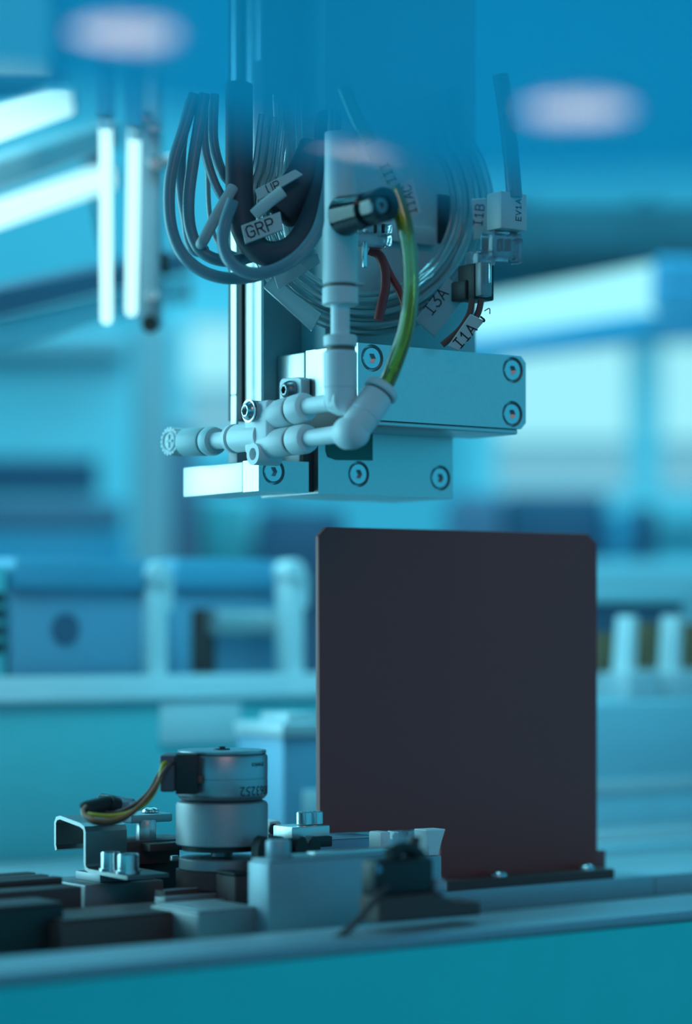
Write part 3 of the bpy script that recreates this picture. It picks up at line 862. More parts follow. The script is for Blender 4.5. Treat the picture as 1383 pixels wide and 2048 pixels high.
# bottom lip and rear half of the upper block (its left end shows two pieces)
bs = G.B(628, aU)
part('rear_half', MB().box((aU + .2, bU + UD * .62 + .25, zUb + .4), (aUr - 3, G.B(553, aU), zUt - .3), .5), 'alu', t)
part('end_cover', MB().prism([V(aU, bU + .4, zUb), V(aU, bU + 2.0, zUt), V(aU, G.B(629, aU), zUt), V(aU, G.B(629, aU), zUb)], (.9, 0, 0), .25), 'alu', t)
part('bottom_lip', MB().box((aU + 1, bU + .8, zUb - 1.6), (aUr - 2.4, bU + UD * .55, zUb), .5), 'alu', t)
part('arm_shade_strip', MB().box((aU - .15, bU + .6, zUb - 1.4), (aU + .5, G.B(600, aU), G.C(806, aU, bU + 10)), .1), 'slot', t, 'dark strip standing in for shade')  # added strip: its dark colour stands for shade under the fitting arms
# lower jaws
aS0, aS1 = G.A(617, 0), G.A(636, 0)
zA = G.C(919, 0, 0)
bA = G.B(366, 0)
bA1 = G.B(485, 0)
lo_s = [G.pb(x, y, 0) for x, y in ((547, 943), (717, 948), (880, 956))]
j1 = part('left_jaw', drilled(MB().box((0, 0, zLb), (aS0, bA1 - .12, zA), .0), [(lo_s[0] + V(0, -2, 0), lo_s[0] + V(0, 1.6, 0), 3.9)], ANCHOR[t.name]), 'alu', t)
part('socket_screw', MB().hexhead(lo_s[0] + V(0, 1.6, 0), FRONT, 3.2, 1.45, 1.45, 1.2), 'steel', j1)
part('jaw_extension', MB().box((0, bA1 + .12, zLb), (aS0 * .9, bA, zA - .2), .35), 'alu', t)
part('jaw_gap_liner', MB().box((aS0 - .5, 2.2, zLb + .5), (aS1 + .5, 22, zUb), .2), 'slot', t, 'dark gap between the jaws')
part('jaw_carrier', MB().box((aU, 3.5, zA), (aS0 + 2, 15, zUb), .3), 'alu_mid', t)
j2 = part('right_jaw', drilled(MB().box((aS1, 0, zLb), (aL1, 30, zUb - .2)), [(q + V(0, -2, 0), q + V(0, 1.6, 0), 3.9) for q in lo_s[1:]], ANCHOR[t.name]), 'alu', t)
for q in lo_s[1:]:
    part('socket_screw', MB().hexhead(q + V(0, 1.6, 0), FRONT, 3.2, 1.45, 1.45, 1.2), 'steel', j2)
gw = [G.pb(x, y, -.25) for x, y in ((652, 862), (745, 862), (745, 921), (672, 920), (656, 914), (652, 902))]
part('indicator_window', MB().prism(gw, (0, .5, 0)), 'green_window', j2, 'dark green window')

# ------------------------------------------------------------------ mounting column and guide rod
bK = 16.5
aK = G.A(522, bK)
bK2 = G.B(489, aK)
zK0 = G.C(862, aK, bK)
zTop = 215
t = thing('mounting_column', (aK, bK, zTop), 'tall aluminium column behind the gripper with a bright lit edge', 'column')
part('column_plate', MB().box((aK, bK, zK0), (aK + 62, bK2, zTop), .3), 'alu', t)
part('column_shading', MB().box((aK + .4, bK - .5, zK0), (aK + 61, bK - .02, zTop - 1), .1), 'shading', t, 'dark sheet standing in for shade')  # added sheet: its dark colour stands for the shaded front of the plate
aC2 = G.A(488, bK2 + .6)
part('rear_cover', MB().box((aC2 - 1.0, bK2 + .4, zK0 + 4), (aK + 50, bK2 + 8, zTop), .3), 'slot', t, 'dark rear cover')
pr = G.at(472, 790, 738)
bG = G.B(461, pr.x)
zj = G.C(790, pr.x, pr.y)
t = thing('guide_bar', (pr.x, pr.y, zA), 'thin bright guide bar in two lengths left of the mounting column', 'bar')
part('bar_length', MB().box((pr.x, pr.y, zj + .25), (pr.x + .8, bG, zTop), .12), 'alu', t)
part('bar_length', MB().box((pr.x, pr.y, G.C(858, pr.x, pr.y)), (pr.x + .8, bG, zj), .12), 'alu', t)
part('bar_foot', MB().box((pr.x - 1, pr.y - 2, zA - 1), (pr.x + 26, pr.y + 3, G.C(856, pr.x, pr.y)), .3), 'alu_dark', t)

# valve body behind the coil
bV = 3.0
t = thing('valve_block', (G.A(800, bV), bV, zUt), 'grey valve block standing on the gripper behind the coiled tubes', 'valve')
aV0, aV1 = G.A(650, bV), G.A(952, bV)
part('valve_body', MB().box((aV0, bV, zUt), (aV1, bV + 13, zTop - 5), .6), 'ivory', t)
part('valve_cover', MB().box((G.A(706, bV - 2), bV - 2, G.C(598, aV0, bV)), (G.A(760, bV - 2), bV, G.C(470, aV0, bV)), .3), 'alu_mid', t, 'grey cover with a slot')
part('valve_window', MB().box((G.A(876, bV - .4), bV - .5, G.C(496, aV1, bV)), (G.A(925, bV - .4), bV + .2, G.C(398, aV1, bV)), .1), 'ring_dark', t, 'dark window')
part('valve_ledge', MB().box((G.A(762, bV - 3), bV - 3, G.C(505, aV1, bV)), (G.A(872, bV - 3), bV, G.C(470, aV1, bV)), .4), 'ivory', t)
part('cover_edge', MB().box((G.A(706, bV - 2.6), bV - 2.6, G.C(566, aV0, bV)), (G.A(728, bV - 2.6), bV - 1.9, G.C(561, aV0, bV)), .05), 'tag', t)

# ------------------------------------------------------------------ clamp bracket and mount screws on the left
bx = -2.0
aB = aU - 3.2
LEFT = (-1, 0, 0)
pts = [G.pa(x, y, aB) for x, y in ((558, 800), (558, 765), (562, 757), (596, 754), (602, 758), (602, 800))]
t = thing('clamp_bracket', G.pa(580, 800, aB), 'small white clamp bracket with a socket screw left of the upper block', 'bracket')
part('bracket_plate', MB().prism(pts, (aU - aB + .1, 0, 0), .3), 'white', t)
q = G.pa(583, 781, aB)
part('button_screw', MB().hexhead(q, LEFT, 2.9, 3.0, 1.25, 1.1, dome=1), 'steel_dark', t, 'dark button head screw')

# ------------------------------------------------------------------ air manifold: body, arms, mount eyelets, knob
aN = -3.0
def fit(parent, p0, ax, prof, nm, m='white', seg=28):
    return part(nm, MB().lathe(p0, ax, prof, seg), m, parent)
TOV = V(0, -1, 0)                            # towards the camera along the machine
c_up = G.pa(556, 827, aN - .5)
c_lo = G.pa(548, 888, aN - .5)
c_lf = G.pa(497, 869, aN - .5)
t = thing('air_manifold', (aN, c_up.y, zA), 'pale plastic air manifold with three push fittings left of the gripper', 'manifold')
part('manifold_body', MB().box((aN - 4.4, G.B(560, aN), c_lo.z - 2.5), (aN + 3.2, G.B(512, aN), c_up.z + 3.8), 1.2, 3), 'white', t)
def arm(px0, py0, px1, py1, r, nm):
    """one push fitting along the machine's depth: barrel, seal, collar"""
    q0, q1 = G.pa(px0, py0, aN - .5), G.pa(px1, py1, aN - .5)
    ax = (q1 - q0)
    L = ax.length
    b_ = part(nm, MB().lathe(q0, ax, [(0, r * .72), (1.4, r * .93), (2.6, r), (L * .60, r), (L * .60 + .25, r * .96)], 28), 'white', t)
    part('seal', MB().lathe(q0 + ax.normalized() * (L * .60 + .25), ax, [(0, r * .86), (L * .07, r * .86)], 28), 'oring', b_, 'brown seal')
    part('collar', MB().lathe(q0 + ax.normalized() * (L * .66 + .25), ax, [(0, r * .90), (.25, r * 1.02), (L * .20, r * 1.02), (L * .26, r * .93), (L * .27, r * .62)], 28), 'white', b_)
    return q1, ax.normalized(), r
e1, x1_, r1 = arm(532, 836, 618, 812, 4.15, 'upper_barrel')
e2, x2_, r2 = arm(528, 890, 622, 876, 4.15, 'lower_barrel')
# left branch: barrel next to the body, stem, ring, barrel, ribbed knob
g0 = G.pa(528, 872, aN - 1.2)
g1 = G.pa(464, 878, aN - 1.2)
axl = (g1 - g0)
L = axl.length
b_ = part('left_barrel', MB().lathe(g0, axl, [(0, 4.0), (L * .80, 4.1), (L * .84, 3.9)], 28), 'white', t)
part('collar', MB().lathe(g0 + axl.normalized() * L * .88, axl, [(0, 3.9), (.3, 4.3), (L * .12, 4.2), (L * .14, 2.4)], 28), 'white', b_)
h0, h1 = G.pa(470, 879, aN - 1.2), G.pa(428, 882, aN - 1.2)
part('stem', MB().lathe(h0, h1 - h0, [(0, 2.4), ((h1 - h0).length, 2.6)], 24), 'white', t)
k0, k1 = G.pa(432, 882, aN - 1.2), G.pa(372, 885, aN - 1.2)
ax = k1 - k0
L = ax.length
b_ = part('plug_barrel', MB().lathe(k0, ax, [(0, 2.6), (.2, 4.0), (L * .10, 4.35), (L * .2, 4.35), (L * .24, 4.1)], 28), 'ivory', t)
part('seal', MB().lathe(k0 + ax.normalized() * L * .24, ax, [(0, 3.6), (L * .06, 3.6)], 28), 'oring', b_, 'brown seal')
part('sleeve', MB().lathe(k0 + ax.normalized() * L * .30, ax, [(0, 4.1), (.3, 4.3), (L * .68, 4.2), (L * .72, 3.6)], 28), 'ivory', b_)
kc = G.pa(357, 884, aN - 1.2)
nb = MB()
ka = V(-1, -.08, .02).normalized()
nb.lathe(kc - ka * 3.6, ka, [(0, 3.2), (.4, 3.9), (6.6, 4.0), (6.9, 3.9), (7.2, 3.4), (7.3, .4)], 30)
kb = part('plug_knob', nb, 'white', t, 'ribbed white knob')
e1v = ka.cross(V(0, 0, 1)).normalized()
e2v = ka.cross(e1v)
rb_ = MB()
for k in range(18):
    an = 2 * math.pi * k / 18
    d = e1v * math.cos(an) + e2v * math.sin(an)
    tg = ka.cross(d)
    q = kc - ka * 3.0 + d * 4.0
    rb_.prism([q - tg * .5 - d * .3, q + tg * .5 - d * .3, q + tg * .36 + d * .26, q - tg * .36 + d * .26], ka * 6.6)
part('knob_ribs', rb_, 'white', kb, kind='stuff')
part('knob_mark', MB().washer(kc + ka * 3.6, ka, 2.7, 3.1, .35).box(kc + ka * 3.6 + V(-.35, -2.0, -.35), kc + ka * 3.6 + V(0, 2.0, .35)).box(kc + ka * 3.6 + V(-.35, -.35, -2.0), kc + ka * 3.6 + V(0, .35, 2.0)), 'ivory', kb)
# mounting eyelets with the axis along the machine front
q = G.pa(500, 822, aN - 5.5)
b_ = part('mount_boss', MB().cyl(q + V(.4, 0, 0), q + V(9, 0, 0), 3.1, 28), 'ivory', t)
part('button_screw', MB().washer(q + V(-.2, 0, 0), LEFT, 2.2, 3.35, .5).hexhead(q, LEFT, 2.9, 2.0, 1.5, 1.3, dome=1), 'steel', b_, 'bright button head screw')
q = G.pa(505, 908, aN - 5.5)
part('mount_eyelet', MB().washer(q, (1, 0, 0), 1.75, 3.15, 8.5).cyl(q + V(5, 0, 0), q + V(8.4, 0, 0), 1.9, 20), 'white', t)

# ------------------------------------------------------------------ elbows
def elbow(name, label, e, x, r, stem_px, centre_px, end_px, D_end, body_r, clear_end=False):
    t = thing(name, e, label, 'fitting')
    s0 = e - x * 1.0
    cpt = G.pa(*centre_px, e.x)
    part('stem', MB().lathe(s0, cpt - s0, [(0, 2.35), ((cpt - s0).length * .55, 2.45), ((cpt - s0).length * .75, 2.7)], 24), 'white', t)
    return t, cpt
t, cpt = elbow('elbow_fitting', 'upright white elbow fitting rising from the upper manifold port to the tee', e1, x1_, r1, None, (680, 801), None, None, 4.4)
st = G.pa(622, 812, e1.x)
jm = MB()
d = (cpt - e1).normalized()
jm.lathe(cpt - d * 3.4, d, [(0, 2.6), (.6, 3.3), (3.4, 4.3), (6.0, 4.0), (7.2, 2.6), (7.6, .8)], 28)
part('elbow_knuckle', jm, 'white', t)
ptop = V(cpt.x, cpt.y, G.C(702, cpt.x, cpt.y))
zz = ptop.z - cpt.z
zs = G.C(776, cpt.x, cpt.y) - cpt.z
part('elbow_barrel', MB().lathe(cpt - V(0, 0, 3.4), (0, 0, 1), [(0, 2.2), (1.0, 3.6), (3.0, 4.4), (3.4 + zs - .15, 4.5), (3.4 + zs, 4.3), (3.4 + zs + .15, 4.65), (zz + 3.4 - .6, 4.75), (zz + 3.4, 4.2)], 30), 'white', t)
z1 = G.C(671, cpt.x, cpt.y)
part('seal', MB().cyl(ptop, ptop + V(0, 0, 1.2), 3.9, 28), 'oring', t, 'brown seal')
part('collar', MB().lathe(ptop + V(0, 0, 1.2), (0, 0, 1), [(0, 4.3), (.3, 4.6), (z1 - ptop.z - 1.6, 4.7), (z1 - ptop.z - 1.2, 4.3)], 28), 'white', t)
# tee above it
z2, z3, z4, z5 = [G.C(y, cpt.x, cpt.y) for y in (604, 588, 574, 462)]
tc = V(cpt.x, cpt.y, 0)
t = thing('tee_fitting', (cpt.x, cpt.y, z1), 'white tee fitting above the upright elbow, holding the smoked cylinder', 'fitting')
part('stem', MB().cyl(tc + V(0, 0, z1 - 1), tc + V(0, 0, z2), 2.65, 24), 'white', t)
part('collar', MB().lathe(tc + V(0, 0, z2 - 1.0), (0, 0, 1), [(0, 4.4), (.4, 5.0), (z4 - z2 + .6, 5.0), (z4 - z2 + .9, 4.4)], 28), 'white', t)
part('seal', MB().cyl(tc + V(0, 0, z4 - .2), tc + V(0, 0, z4 + .8), 4.3, 28), 'oring', t, 'brown seal')
part('tee_barrel', MB().lathe(tc + V(0, 0, z4 + .7), (0, 0, 1), [(0, 4.6), (.4, 4.9), (z5 - z4 - 1, 4.9), (z5 - z4 + 2, 4.4), (z5 - z4 + 26, 4.4)], 30), 'white', t)
# smoked cylinder on the tee
f0, f1 = G.at(688, 432, cpt.y * 0 + G.xy(cpt.x, cpt.y)[1] - 4), G.at(762, 411, G.xy(cpt.x, cpt.y)[1] - 22)
ax = f1 - f0
L = ax.length
t = thing('filter_bowl', (f0 + f1) / 2, 'smoked clear filter cylinder plugged into the white tee', 'filter')
part('bowl', MB().lathe(f0 - ax.normalized() * 1.5, ax, [(0, 1.5), (.4, 4.4), (2.2, 5.6), (5, 5.3), (L * .72, 4.5), (L * .74, 3.6), (L * .80, 3.6)], 32), 'bowl', t)
part('bowl_core', MB().cyl(f0 + ax * .12, f0 + ax * .62, 2.4, 20), 'black', t, 'dark core')
rg = part('end_ring', MB().washer(f0 + ax * .82, ax, 2.6, 4.6, L * .26).cyl(f0 + ax * .82, f0 + ax * .9, 2.7), 'bowl', t)
part('end_screw', MB().hexhead(f0 + ax * .88, ax, 2.2, L * .12, 1.0, 1.0), 'steel_dark', rg)

# angled elbow for the yellow tube
t, cp2 = elbow('elbow_fitting', 'angled white elbow fitting on the lower manifold port holding the yellow tube', e2, x2_, r2, None, (704, 865), None, None, 4.4)
jm = MB()
d = (cp2 - e2).normalized()
jm.lathe(cp2 - d * 4.6, d, [(0, 2.6), (.5, 4.0), (1.6, 4.5), (4.6, 4.7), (7.2, 4.2), (8.6, 2.8), (9.1, .8)], 28)
part('elbow_knuckle', jm, 'white', t)
ye = G.pb(765, 776, cp2.y - 1)
dy = (ye - cp2)
L = dy.length
part('elbow_barrel', MB().lathe(cp2 - dy.normalized() * 3.0, dy, [(0, 2.4), (1.2, 3.8), (3.0, 4.4), (3 + L * .36, 4.55), (3 + L * .37, 4.35), (3 + L * .39, 4.6), (3 + L * .80, 4.6), (3 + L * .84, 4.2)], 30), 'white', t)
part('seal', MB().lathe(cp2 + dy * .84, dy, [(0, 4.0), (L * .05, 4.0)], 28), 'oring', t, 'brown seal')
part('collar', MB().lathe(cp2 + dy * .88, dy, [(0, 4.6), (.3, 5.0), (L * .10, 5.0), (L * .14, 4.5)], 28), 'white', t)
dn = dy.normalized()
yD = G.xy(ye.x, ye.y)[1]
ypts = [ye - dn * 3.5, ye + dn * 2] + [G.at(x, y, yD + dd) for x, y, dd in ((790, 724, -2), (812, 655, -4), (821, 585, -6), (819, 510, -7), (806, 440, -7), (786, 380, -6), (758, 318, -5), (722, 255, -3), (690, 180, 0))]
t = thing('yellow_tube', ye, 'yellow clear air tube curving up from the angled elbow', 'tube')
part('tube_wall', MB().tube(ypts, 2.3, 20, 8), 'yellow_tube', t)
part('tube_bore', MB().tube(ypts, 1.15, 10, 8), 'yellow_bore', t)
def marker(parent, q, D, word, txt_from, txt_up, hgt, m='tape', thick=1.2, nm='marker_tag', centre=None, bold=0.0):
    """flat wrap-around tag: Q four pixel corners in order, at depth D; text runs along the pixel direction TXT_FROM"""
    P = [G.at(x, y, D) for x, y in q]
    back = V(*G.loc(0, 0), 0)
    n = (P[1] - P[0]).cross(P[3] - P[0]).normalized()
    if n.y > 0:
        n = -n
    tg_ = part(nm, MB().prism([p_ + n * thick / 2 for p_ in P], -n * thick, .15), m, parent, f'tag lettered {word}' if word else None)
    if word:
        cx_ = sum(x for x, y in q) / 4 if centre is None else centre[0]
        cy_ = sum(y for x, y in q) / 4 if centre is None else centre[1]
        # point on the tag's front plane under that pixel
        w = Vector((G.at(cx_, cy_, D)))
        o0 = w
        # slide along the view ray onto the plane
        cam0 = V(*G.loc(0, 0), 0)
        ray = (w - cam0).normalized()
        tt = ((P[0] + n * thick / 2) - cam0).dot(n) / ray.dot(n)
        o0 = cam0 + ray * tt
        def pxdir(dx, dy):
            w2 = G.at(cx_ + dx, cy_ + dy, D)
            r2 = (w2 - cam0).normalized()
            return cam0 + r2 * (((P[0] + n * thick / 2) - cam0).dot(n) / r2.dot(n)) - o0
        stroke_text('lettering', word, tg_, o0, pxdir(*txt_from), pxdir(*txt_up), hgt)
    return tg_
marker(t, ((726, 296), (764, 280), (806, 362), (770, 384)), yD - 9.6, 'III', (.45, .9), (.9, -.45), 2.3, 'tape', 1.0, centre=(775, 348))
marker(t, ((803, 366), (824, 358), (842, 424), (820, 440)), yD - 4.5, 'I1AC', (-.25, -.95), (-.95, .25), 2.3, 'tag', .8, centre=(818, 400))

# ================================================================== coiled clear tubes
bT = -9.0
cx_, cy_ = 735, 415
def coil(px0, py0, rx, ry, b, r, start, end, lean=0.0, tail=None, n=26):
    pts = []
    for k in range(n + 1):
        an = math.radians(start + (end - start) * k / n)
        pts.append(G.pb(px0 + rx * math.sin(an), py0 + ry * math.cos(an), b + lean * math.cos(an * .5)))
    if tail:
        pts += [G.pb(x, y, b_) for x, y, b_ in tail]
    return pts
loops = [(738, 418, 243, 247, -7.4, 1.15), (736, 416, 232, 236, -10.0, 1.1), (734, 414, 222, 227, -7.4, 1.15), (732, 412, 211, 216, -10.0, 1.1),
         (730, 410, 200, 205, -7.4, 1.15), (728, 408, 190, 194, -10.0, 1.0), (736, 416, 230, 234, -4.9, 1.05), (728, 408, 178, 182, -7.4, 1.0)]
names = ['outermost', 'second', 'third', 'fourth', 'fifth', 'sixth', 'rearmost', 'innermost']
coil_roots = []
for i, (x, y, rx, ry, b, r) in enumerate(loops):
    pts = coil(x, y, rx, ry, b, r, 128, -112)
    hi = pts[0]
    pts = [hi + V(-3, 0, 14)] + pts
    lo = pts[-1]
    pts = pts + [lo + V(2, 0, 14)]
    t = thing('clear_tube', pts[len(pts) // 2], f'clear air tube in the hanging coil, {names[i]} turn from outside', 'tube', 'clear tubes coiled behind the white tee')
    part('tube_wall', MB().tube(pts, r, 10, 4), 'clear_tube', t)
    part('tube_bore', MB().tube(pts, r * .5, 8, 4), 'bore', t)
    coil_roots.append(t)
Dc = G.xy(G.A(880, -12), -12)[1]
marker(coil_roots[0], ((830, 640), (896, 557), (934, 590), (868, 674)), Dc - 6, 'I3A', (.62, -.78), (-.78, -.62), 3.3, 'tape', 2.6, centre=(871, 603), bold=.01)
Dr = G.xy(G.A(957, -12), -12)[1]
marker(coil_roots[1], ((942, 398), (972, 396), (976, 476), (946, 480)), Dr - 4, 'I1B', (.12, -1), (-1, -.12), 2.6, 'tag', 1.0, centre=(957, 430), bold=.02)
Dl = G.xy(G.A(590, -12), -12)[1]
marker(coil_roots[2], ((527, 575), (545, 556), (642, 628), (622, 662)), Dl - 6, None, None, None, 0, 'tape', 3.2)
marker(coil_roots[3], ((545, 545), (634, 508), (640, 525), (556, 580)), Dl - 9, None, None, None, 0, 'tape', 1.6)
# straight clear drops above the sleeve
for i, x in enumerate((556, 562, 575, 581, 598)):
    pts = [G.at(x - 4, 190, 712), G.at(x, 280, 712), G.at(x + 4, 360, 713), G.at(x + 10, 420, 715), G.at(x + 26, 500, 716)]
    t = thing('clear_tube', pts[0], f'clear air tube dropping straight down behind the dark sleeve, {("first", "second", "third", "fourth", "fifth")[i]} from the left', 'tube', 'clear tubes dropping behind the sleeve')
    part('tube_wall', MB().tube(pts, 1.1, 10, 5), 'clear_tube', t)
    part('tube_bore', MB().tube(pts, .5, 8, 5), 'bore', t)

# ------------------------------------------------------------------ grey cables hanging in loops at the left
def cable(label, pts, r, m='grey_cable', group='grey cables hanging in loops', D=700, name='grey_cable'):
    P = [G.at(x, y, D + (d[0] if d else 0)) for x, y, *d in pts]
    t = thing(name, P[len(P) // 2], label, 'cable', group)
    part('cable_jacket', MB().tube(P, r, 14, 7), m, t)
    return t, P
cable('outermost grey cable in the big loop at far left', ((388, 190, 8), (366, 262, 6), (348, 320, 4), (338, 385, 2), (342, 452, 0), (362, 505, -2), (400, 540, -3), (450, 556, -4), (505, 553, -4), (556, 536, -2)), 1.75, D=694)
cable('grey cable second from the left, bending sharply at its foot', ((382, 200, 8), (364, 275, 6), (360, 345, 5), (364, 395, 4), (372, 440, 3), (378, 480, 2), (392, 501, 2), (412, 502, 4)), 1.7, D=706)
cable('grey cable crossing the middle of the cable loops', ((408, 190, 4), (396, 262, 2), (385, 330, 0), (377, 400, -1), (380, 455, -1), (396, 495, -1), (424, 516, -1), (462, 522, 0), (500, 514, 4)), 1.75, D=698)
cable('short pale cable crossing slantwise behind the dark strap', ((466, 375, 0), (448, 405, -2), (428, 440, -3), (408, 478, -2), (398, 494, 3)), 1.65, 'grey_cable_light', D=695)
cable('grey cable running to the dark strap from the upper left', ((408, 196, 6), (408, 280, 4), (414, 320, 3), (430, 368, 2), (450, 402, 2), (472, 424, 6)), 1.3, D=703)
cable('grey cable nearest the dark strap at the top', ((428, 190, 8), (426, 270, 6), (434, 318, 5), (448, 350, 4), (470, 374, 8)), 1.5, D=706)
cable('thin pale cable dropping straight between the loops', ((414, 230, 8), (415, 340, 6), (418, 420, 6), (428, 470, 6), (448, 498, 6), (478, 512, 8)), .75, 'grey_cable_light', D=712)
cable('pale blue cable looping under the dark sleeve', ((466, 400, -6), (450, 446, -6), (446, 490, -8), (462, 526, -10), (500, 546, -11), (548, 540, -12), (596, 512, -12), (634, 462, -10), (652, 396, -6), (662, 320, -2), (668, 220, 0)), 1.75, 'grey_cable', D=692)
# broad dark strap and the dark sleeve
P = [G.at(x, y, 700 + d) for x, y, d in ((478, 170, 4), (478, 270, 2), (478, 340, 0), (480, 410, -2), (490, 462, -4), (516, 500, -6), (552, 508, -7), (590, 492, -6), (618, 452, -4), (636, 400, -2), (650, 330, 0), (656, 230, 2))]
t = thing('dark_sleeve', P[4], 'broad dark cable sleeve hanging in a bight, tagged GRP', 'cable sleeve')
part('sleeve_jacket', MB().tube(P, 3.8, 18, 7, flat=(4.2, 3.6)), 'dark_sleeve', t)
marker(t, ((482, 452), (560, 424), (566, 460), (490, 488)), 688.5, 'GRP', (.94, -.34), (-.34, -.94), 3.2, 'tag', 1.6, centre=(520, 456), bold=.0)
marker(t, ((510, 380), (590, 340), (606, 350), (516, 402)), 693, 'UP', (.92, -.4), (-.4, -.92), 2.4, 'tag', 1.6, centre=(546, 374))
q0, q1 = G.at(508, 430, 688), G.at(566, 382, 688)
part('marker_tube', MB().tube([q0, (q0 + q1) / 2 + V(0, 0, .3), q1], 1.75, 14, 4), 'tag', t, 'white marker tube')
P2 = [G.at(x, y, 702 + d) for x, y, d in ((560, 425, 0), (586, 395, 0), (612, 360, 0), (640, 300, 2))]
t = thing('dark_sleeve', P2[1], 'thick dark bundle behind the white marker tube, above the lettered tag', 'cable sleeve')
part('sleeve_jacket', MB().tube(P2, 6.0, 18, 6, flat=(6.4, 5.4)), 'dark_sleeve', t)
part('sleeve_end', MB().lathe(P2[0], P2[0] - P2[1], [(0, 5.6), (1.0, 5.2), (1.6, 4.2)], 20), 'black', t)
# white strip behind the cables at the top
t = thing('white_strip', G.at(518, 370, 730), 'narrow white strip hanging behind the dark strap', 'strip')
part('strip_body', MB().prism([G.at(x, y, 730) for x, y in ((506, 120), (523, 120), (522, 366), (510, 372))], (0, 1.5, 0), .2), 'white', t)
part('strip_clip', MB().prism([G.at(x, y, 729) for x, y in ((524, 294), (543, 292), (538, 340), (527, 340))], (0, 1.5, 0), .2), 'alu', t)

# ------------------------------------------------------------------ connectors
def gbox(px0, py0, px1, py1, D, dep, bev=.4):
    """machine-aligned box whose front face spans those pixels; D = depth at its left edge"""
    p = G.at(px0, py1, D)
    a1 = G.A(px1, p.y)
    am = (p.x + a1) / 2
    return MB().box((p.x, p.y, G.C(py1, am, p.y)), (a1, p.y + dep, G.C(py0, am, p.y)), bev), p
mb, p = gbox(1002, 384, 1054, 459, 722, 7, .5)
t = thing('valve_plug', p, 'white plug lettered EV1A hanging right of the coiled tubes', 'plug')
part('plug_sleeve', mb, 'tag', t)
o_ = G.pb(1036, 420, p.y) + V(0, -.02, 0)
stroke_text('lettering', 'EV1A', t, o_, (0, 0, 1), (-1, 0, 0), 1.9)
mb, p2 = gbox(988, 462, 1046, 518, 724, 7, 1.0)
part('plug_housing', mb, 'clear_part', t, 'clear housing')
for px in (1012, 1027):
    a = G.A(px, p2.y)
    part('contact', MB().box((a - .5, p2.y + 2, G.C(500, a, p2.y)), (a + .6, p2.y + 4, G.C(475, a, p2.y)), .1), 'brown_wire', t, 'dark contact')
part('plug_latch', MB().box((G.A(1036, p2.y - 1), p2.y - 1, G.C(520, 60, p2.y)), (G.A(1046, p2.y - 1), p2.y + 4, G.C(470, 60, p2.y)), .4), 'clear_part', t)
wp = [G.at(x, y, 726) for x, y in ((1028, 395), (1022, 320), (1012, 230), (1000, 150))]
part('plug_lead', MB().tube(wp, 2.4, 12, 5), 'grey_cable', t)
mb, p3 = gbox(948, 528, 988, 600, 722, 8, .5)
t = thing('black_connector', p3, 'black two pin connector with brown leads right of the coil', 'connector')
part('connector_body', mb, 'black', t)
mb, _ = gbox(962, 524, 984, 592, 719, 3, .4)
part('connector_face', mb, 'alu_dark', t)
mb, _ = gbox(930, 560, 952, 600, 724, 7, .6)
part('connector_flank', mb, 'black', t)
mb, _ = gbox(979, 526, 983, 566, 718, .8, .2)
part('contact_clip', mb, 'steel', t, 'bright clip')
mb, _ = gbox(958, 500, 992, 530, 722, 7, .8)
part('connector_hood', mb, 'clear_part', t, 'clear hood')
for pts in (((944, 598), (938, 628), (918, 660), (884, 690)), ((962, 598), (957, 622), (948, 640), (926, 668))):
    part('lead', MB().tube([G.at(x, y, 721) for x, y in pts], .95, 10, 6), 'brown_wire', t)
marker(t, ((895, 692), (940, 628), (968, 642), (916, 702)), 717, 'I1A', (.66, -.75), (-.75, -.66), 3.0, 'tag', 1.0, centre=(929, 672), bold=.0)
part('tie_end', MB().tube([G.at(x, y, 716) for x, y in ((960, 633), (968, 640), (966, 644))], .3, 8, 5), 'black', t)
part('tie_loop', MB().tube([G.at(x, y, 716) for x, y in ((968, 622), (978, 617), (979, 628))], .15, 8, 5), 'black', t)
# clear connector behind the filter, with its dark red leads
mb, p4 = gbox(706, 464, 786, 490, 692, 6, .8)
t = thing('clear_connector', p4, 'clear connector under the smoked filter with dark red leads', 'connector')
part('connector_body', mb, 'clear_part', t)
mb, _ = gbox(744, 446, 786, 466, 694, 5, .6)
part('connector_top', mb, 'clear_part', t)
mb, _ = gbox(727, 482, 734, 534, 691, 1, .2)
part('contact_pin', mb, 'steel', t, 'bright pin')
for px in (752, 768):
    mb, _ = gbox(px - 2, 448, px + 2, 466, 693, 1, .2)
    part('contact_slot', mb, 'black', t, 'dark slot')
part('lead', MB().tube([G.at(x, y, 706) for x, y in ((738, 500), (758, 510), (769, 540), (770, 575), (764, 604), (756, 640))], 1.45, 12, 6), 'red_wire', t, 'dark red lead')
part('lead', MB().tube([G.at(x, y, 708) for x, y in ((766, 520), (780, 550), (798, 582), (812, 620))], 1.1, 12, 6), 'red_wire', t, 'dark red lead')

# ================================================================== motor and its neighbours
YM = 690.0
mp = W.at(443.5, 1600, YM)
def mz(py):
    return (HY - py) / F * YM
def mr(px):
    return px / F * YM
ax0 = V(mp.x, YM, 0)
t = thing('stepper_motor', V(mp.x, YM, mz(1700)), 'silver two can stepper motor standing upside down on the bed', 'motor', fr=W)
R1, R2 = mr(91.5), mr(92)
def turn(z0, prof, seg=56):
    return MB().lathe(ax0 + V(0, 0, z0), (0, 0, 1), prof, seg)
zu0, zu1 = mz(1599), mz(1506)
uc = part('upper_can', turn(zu0, [(0, R1 - 2), (.4, R1 - 1.0), (1.2, R1 - .25), (2.0, R1), ((zu1 - zu0) * .47, R1), ((zu1 - zu0) * .475, R1 - .12), ((zu1 - zu0) * .485, R1 - .12), ((zu1 - zu0) * .49, R1), (zu1 - zu0 - 1.0, R1), (zu1 - zu0 - .3, R1 - .35), (zu1 - zu0, R1 - 1.0)]), 'motor_can', t)
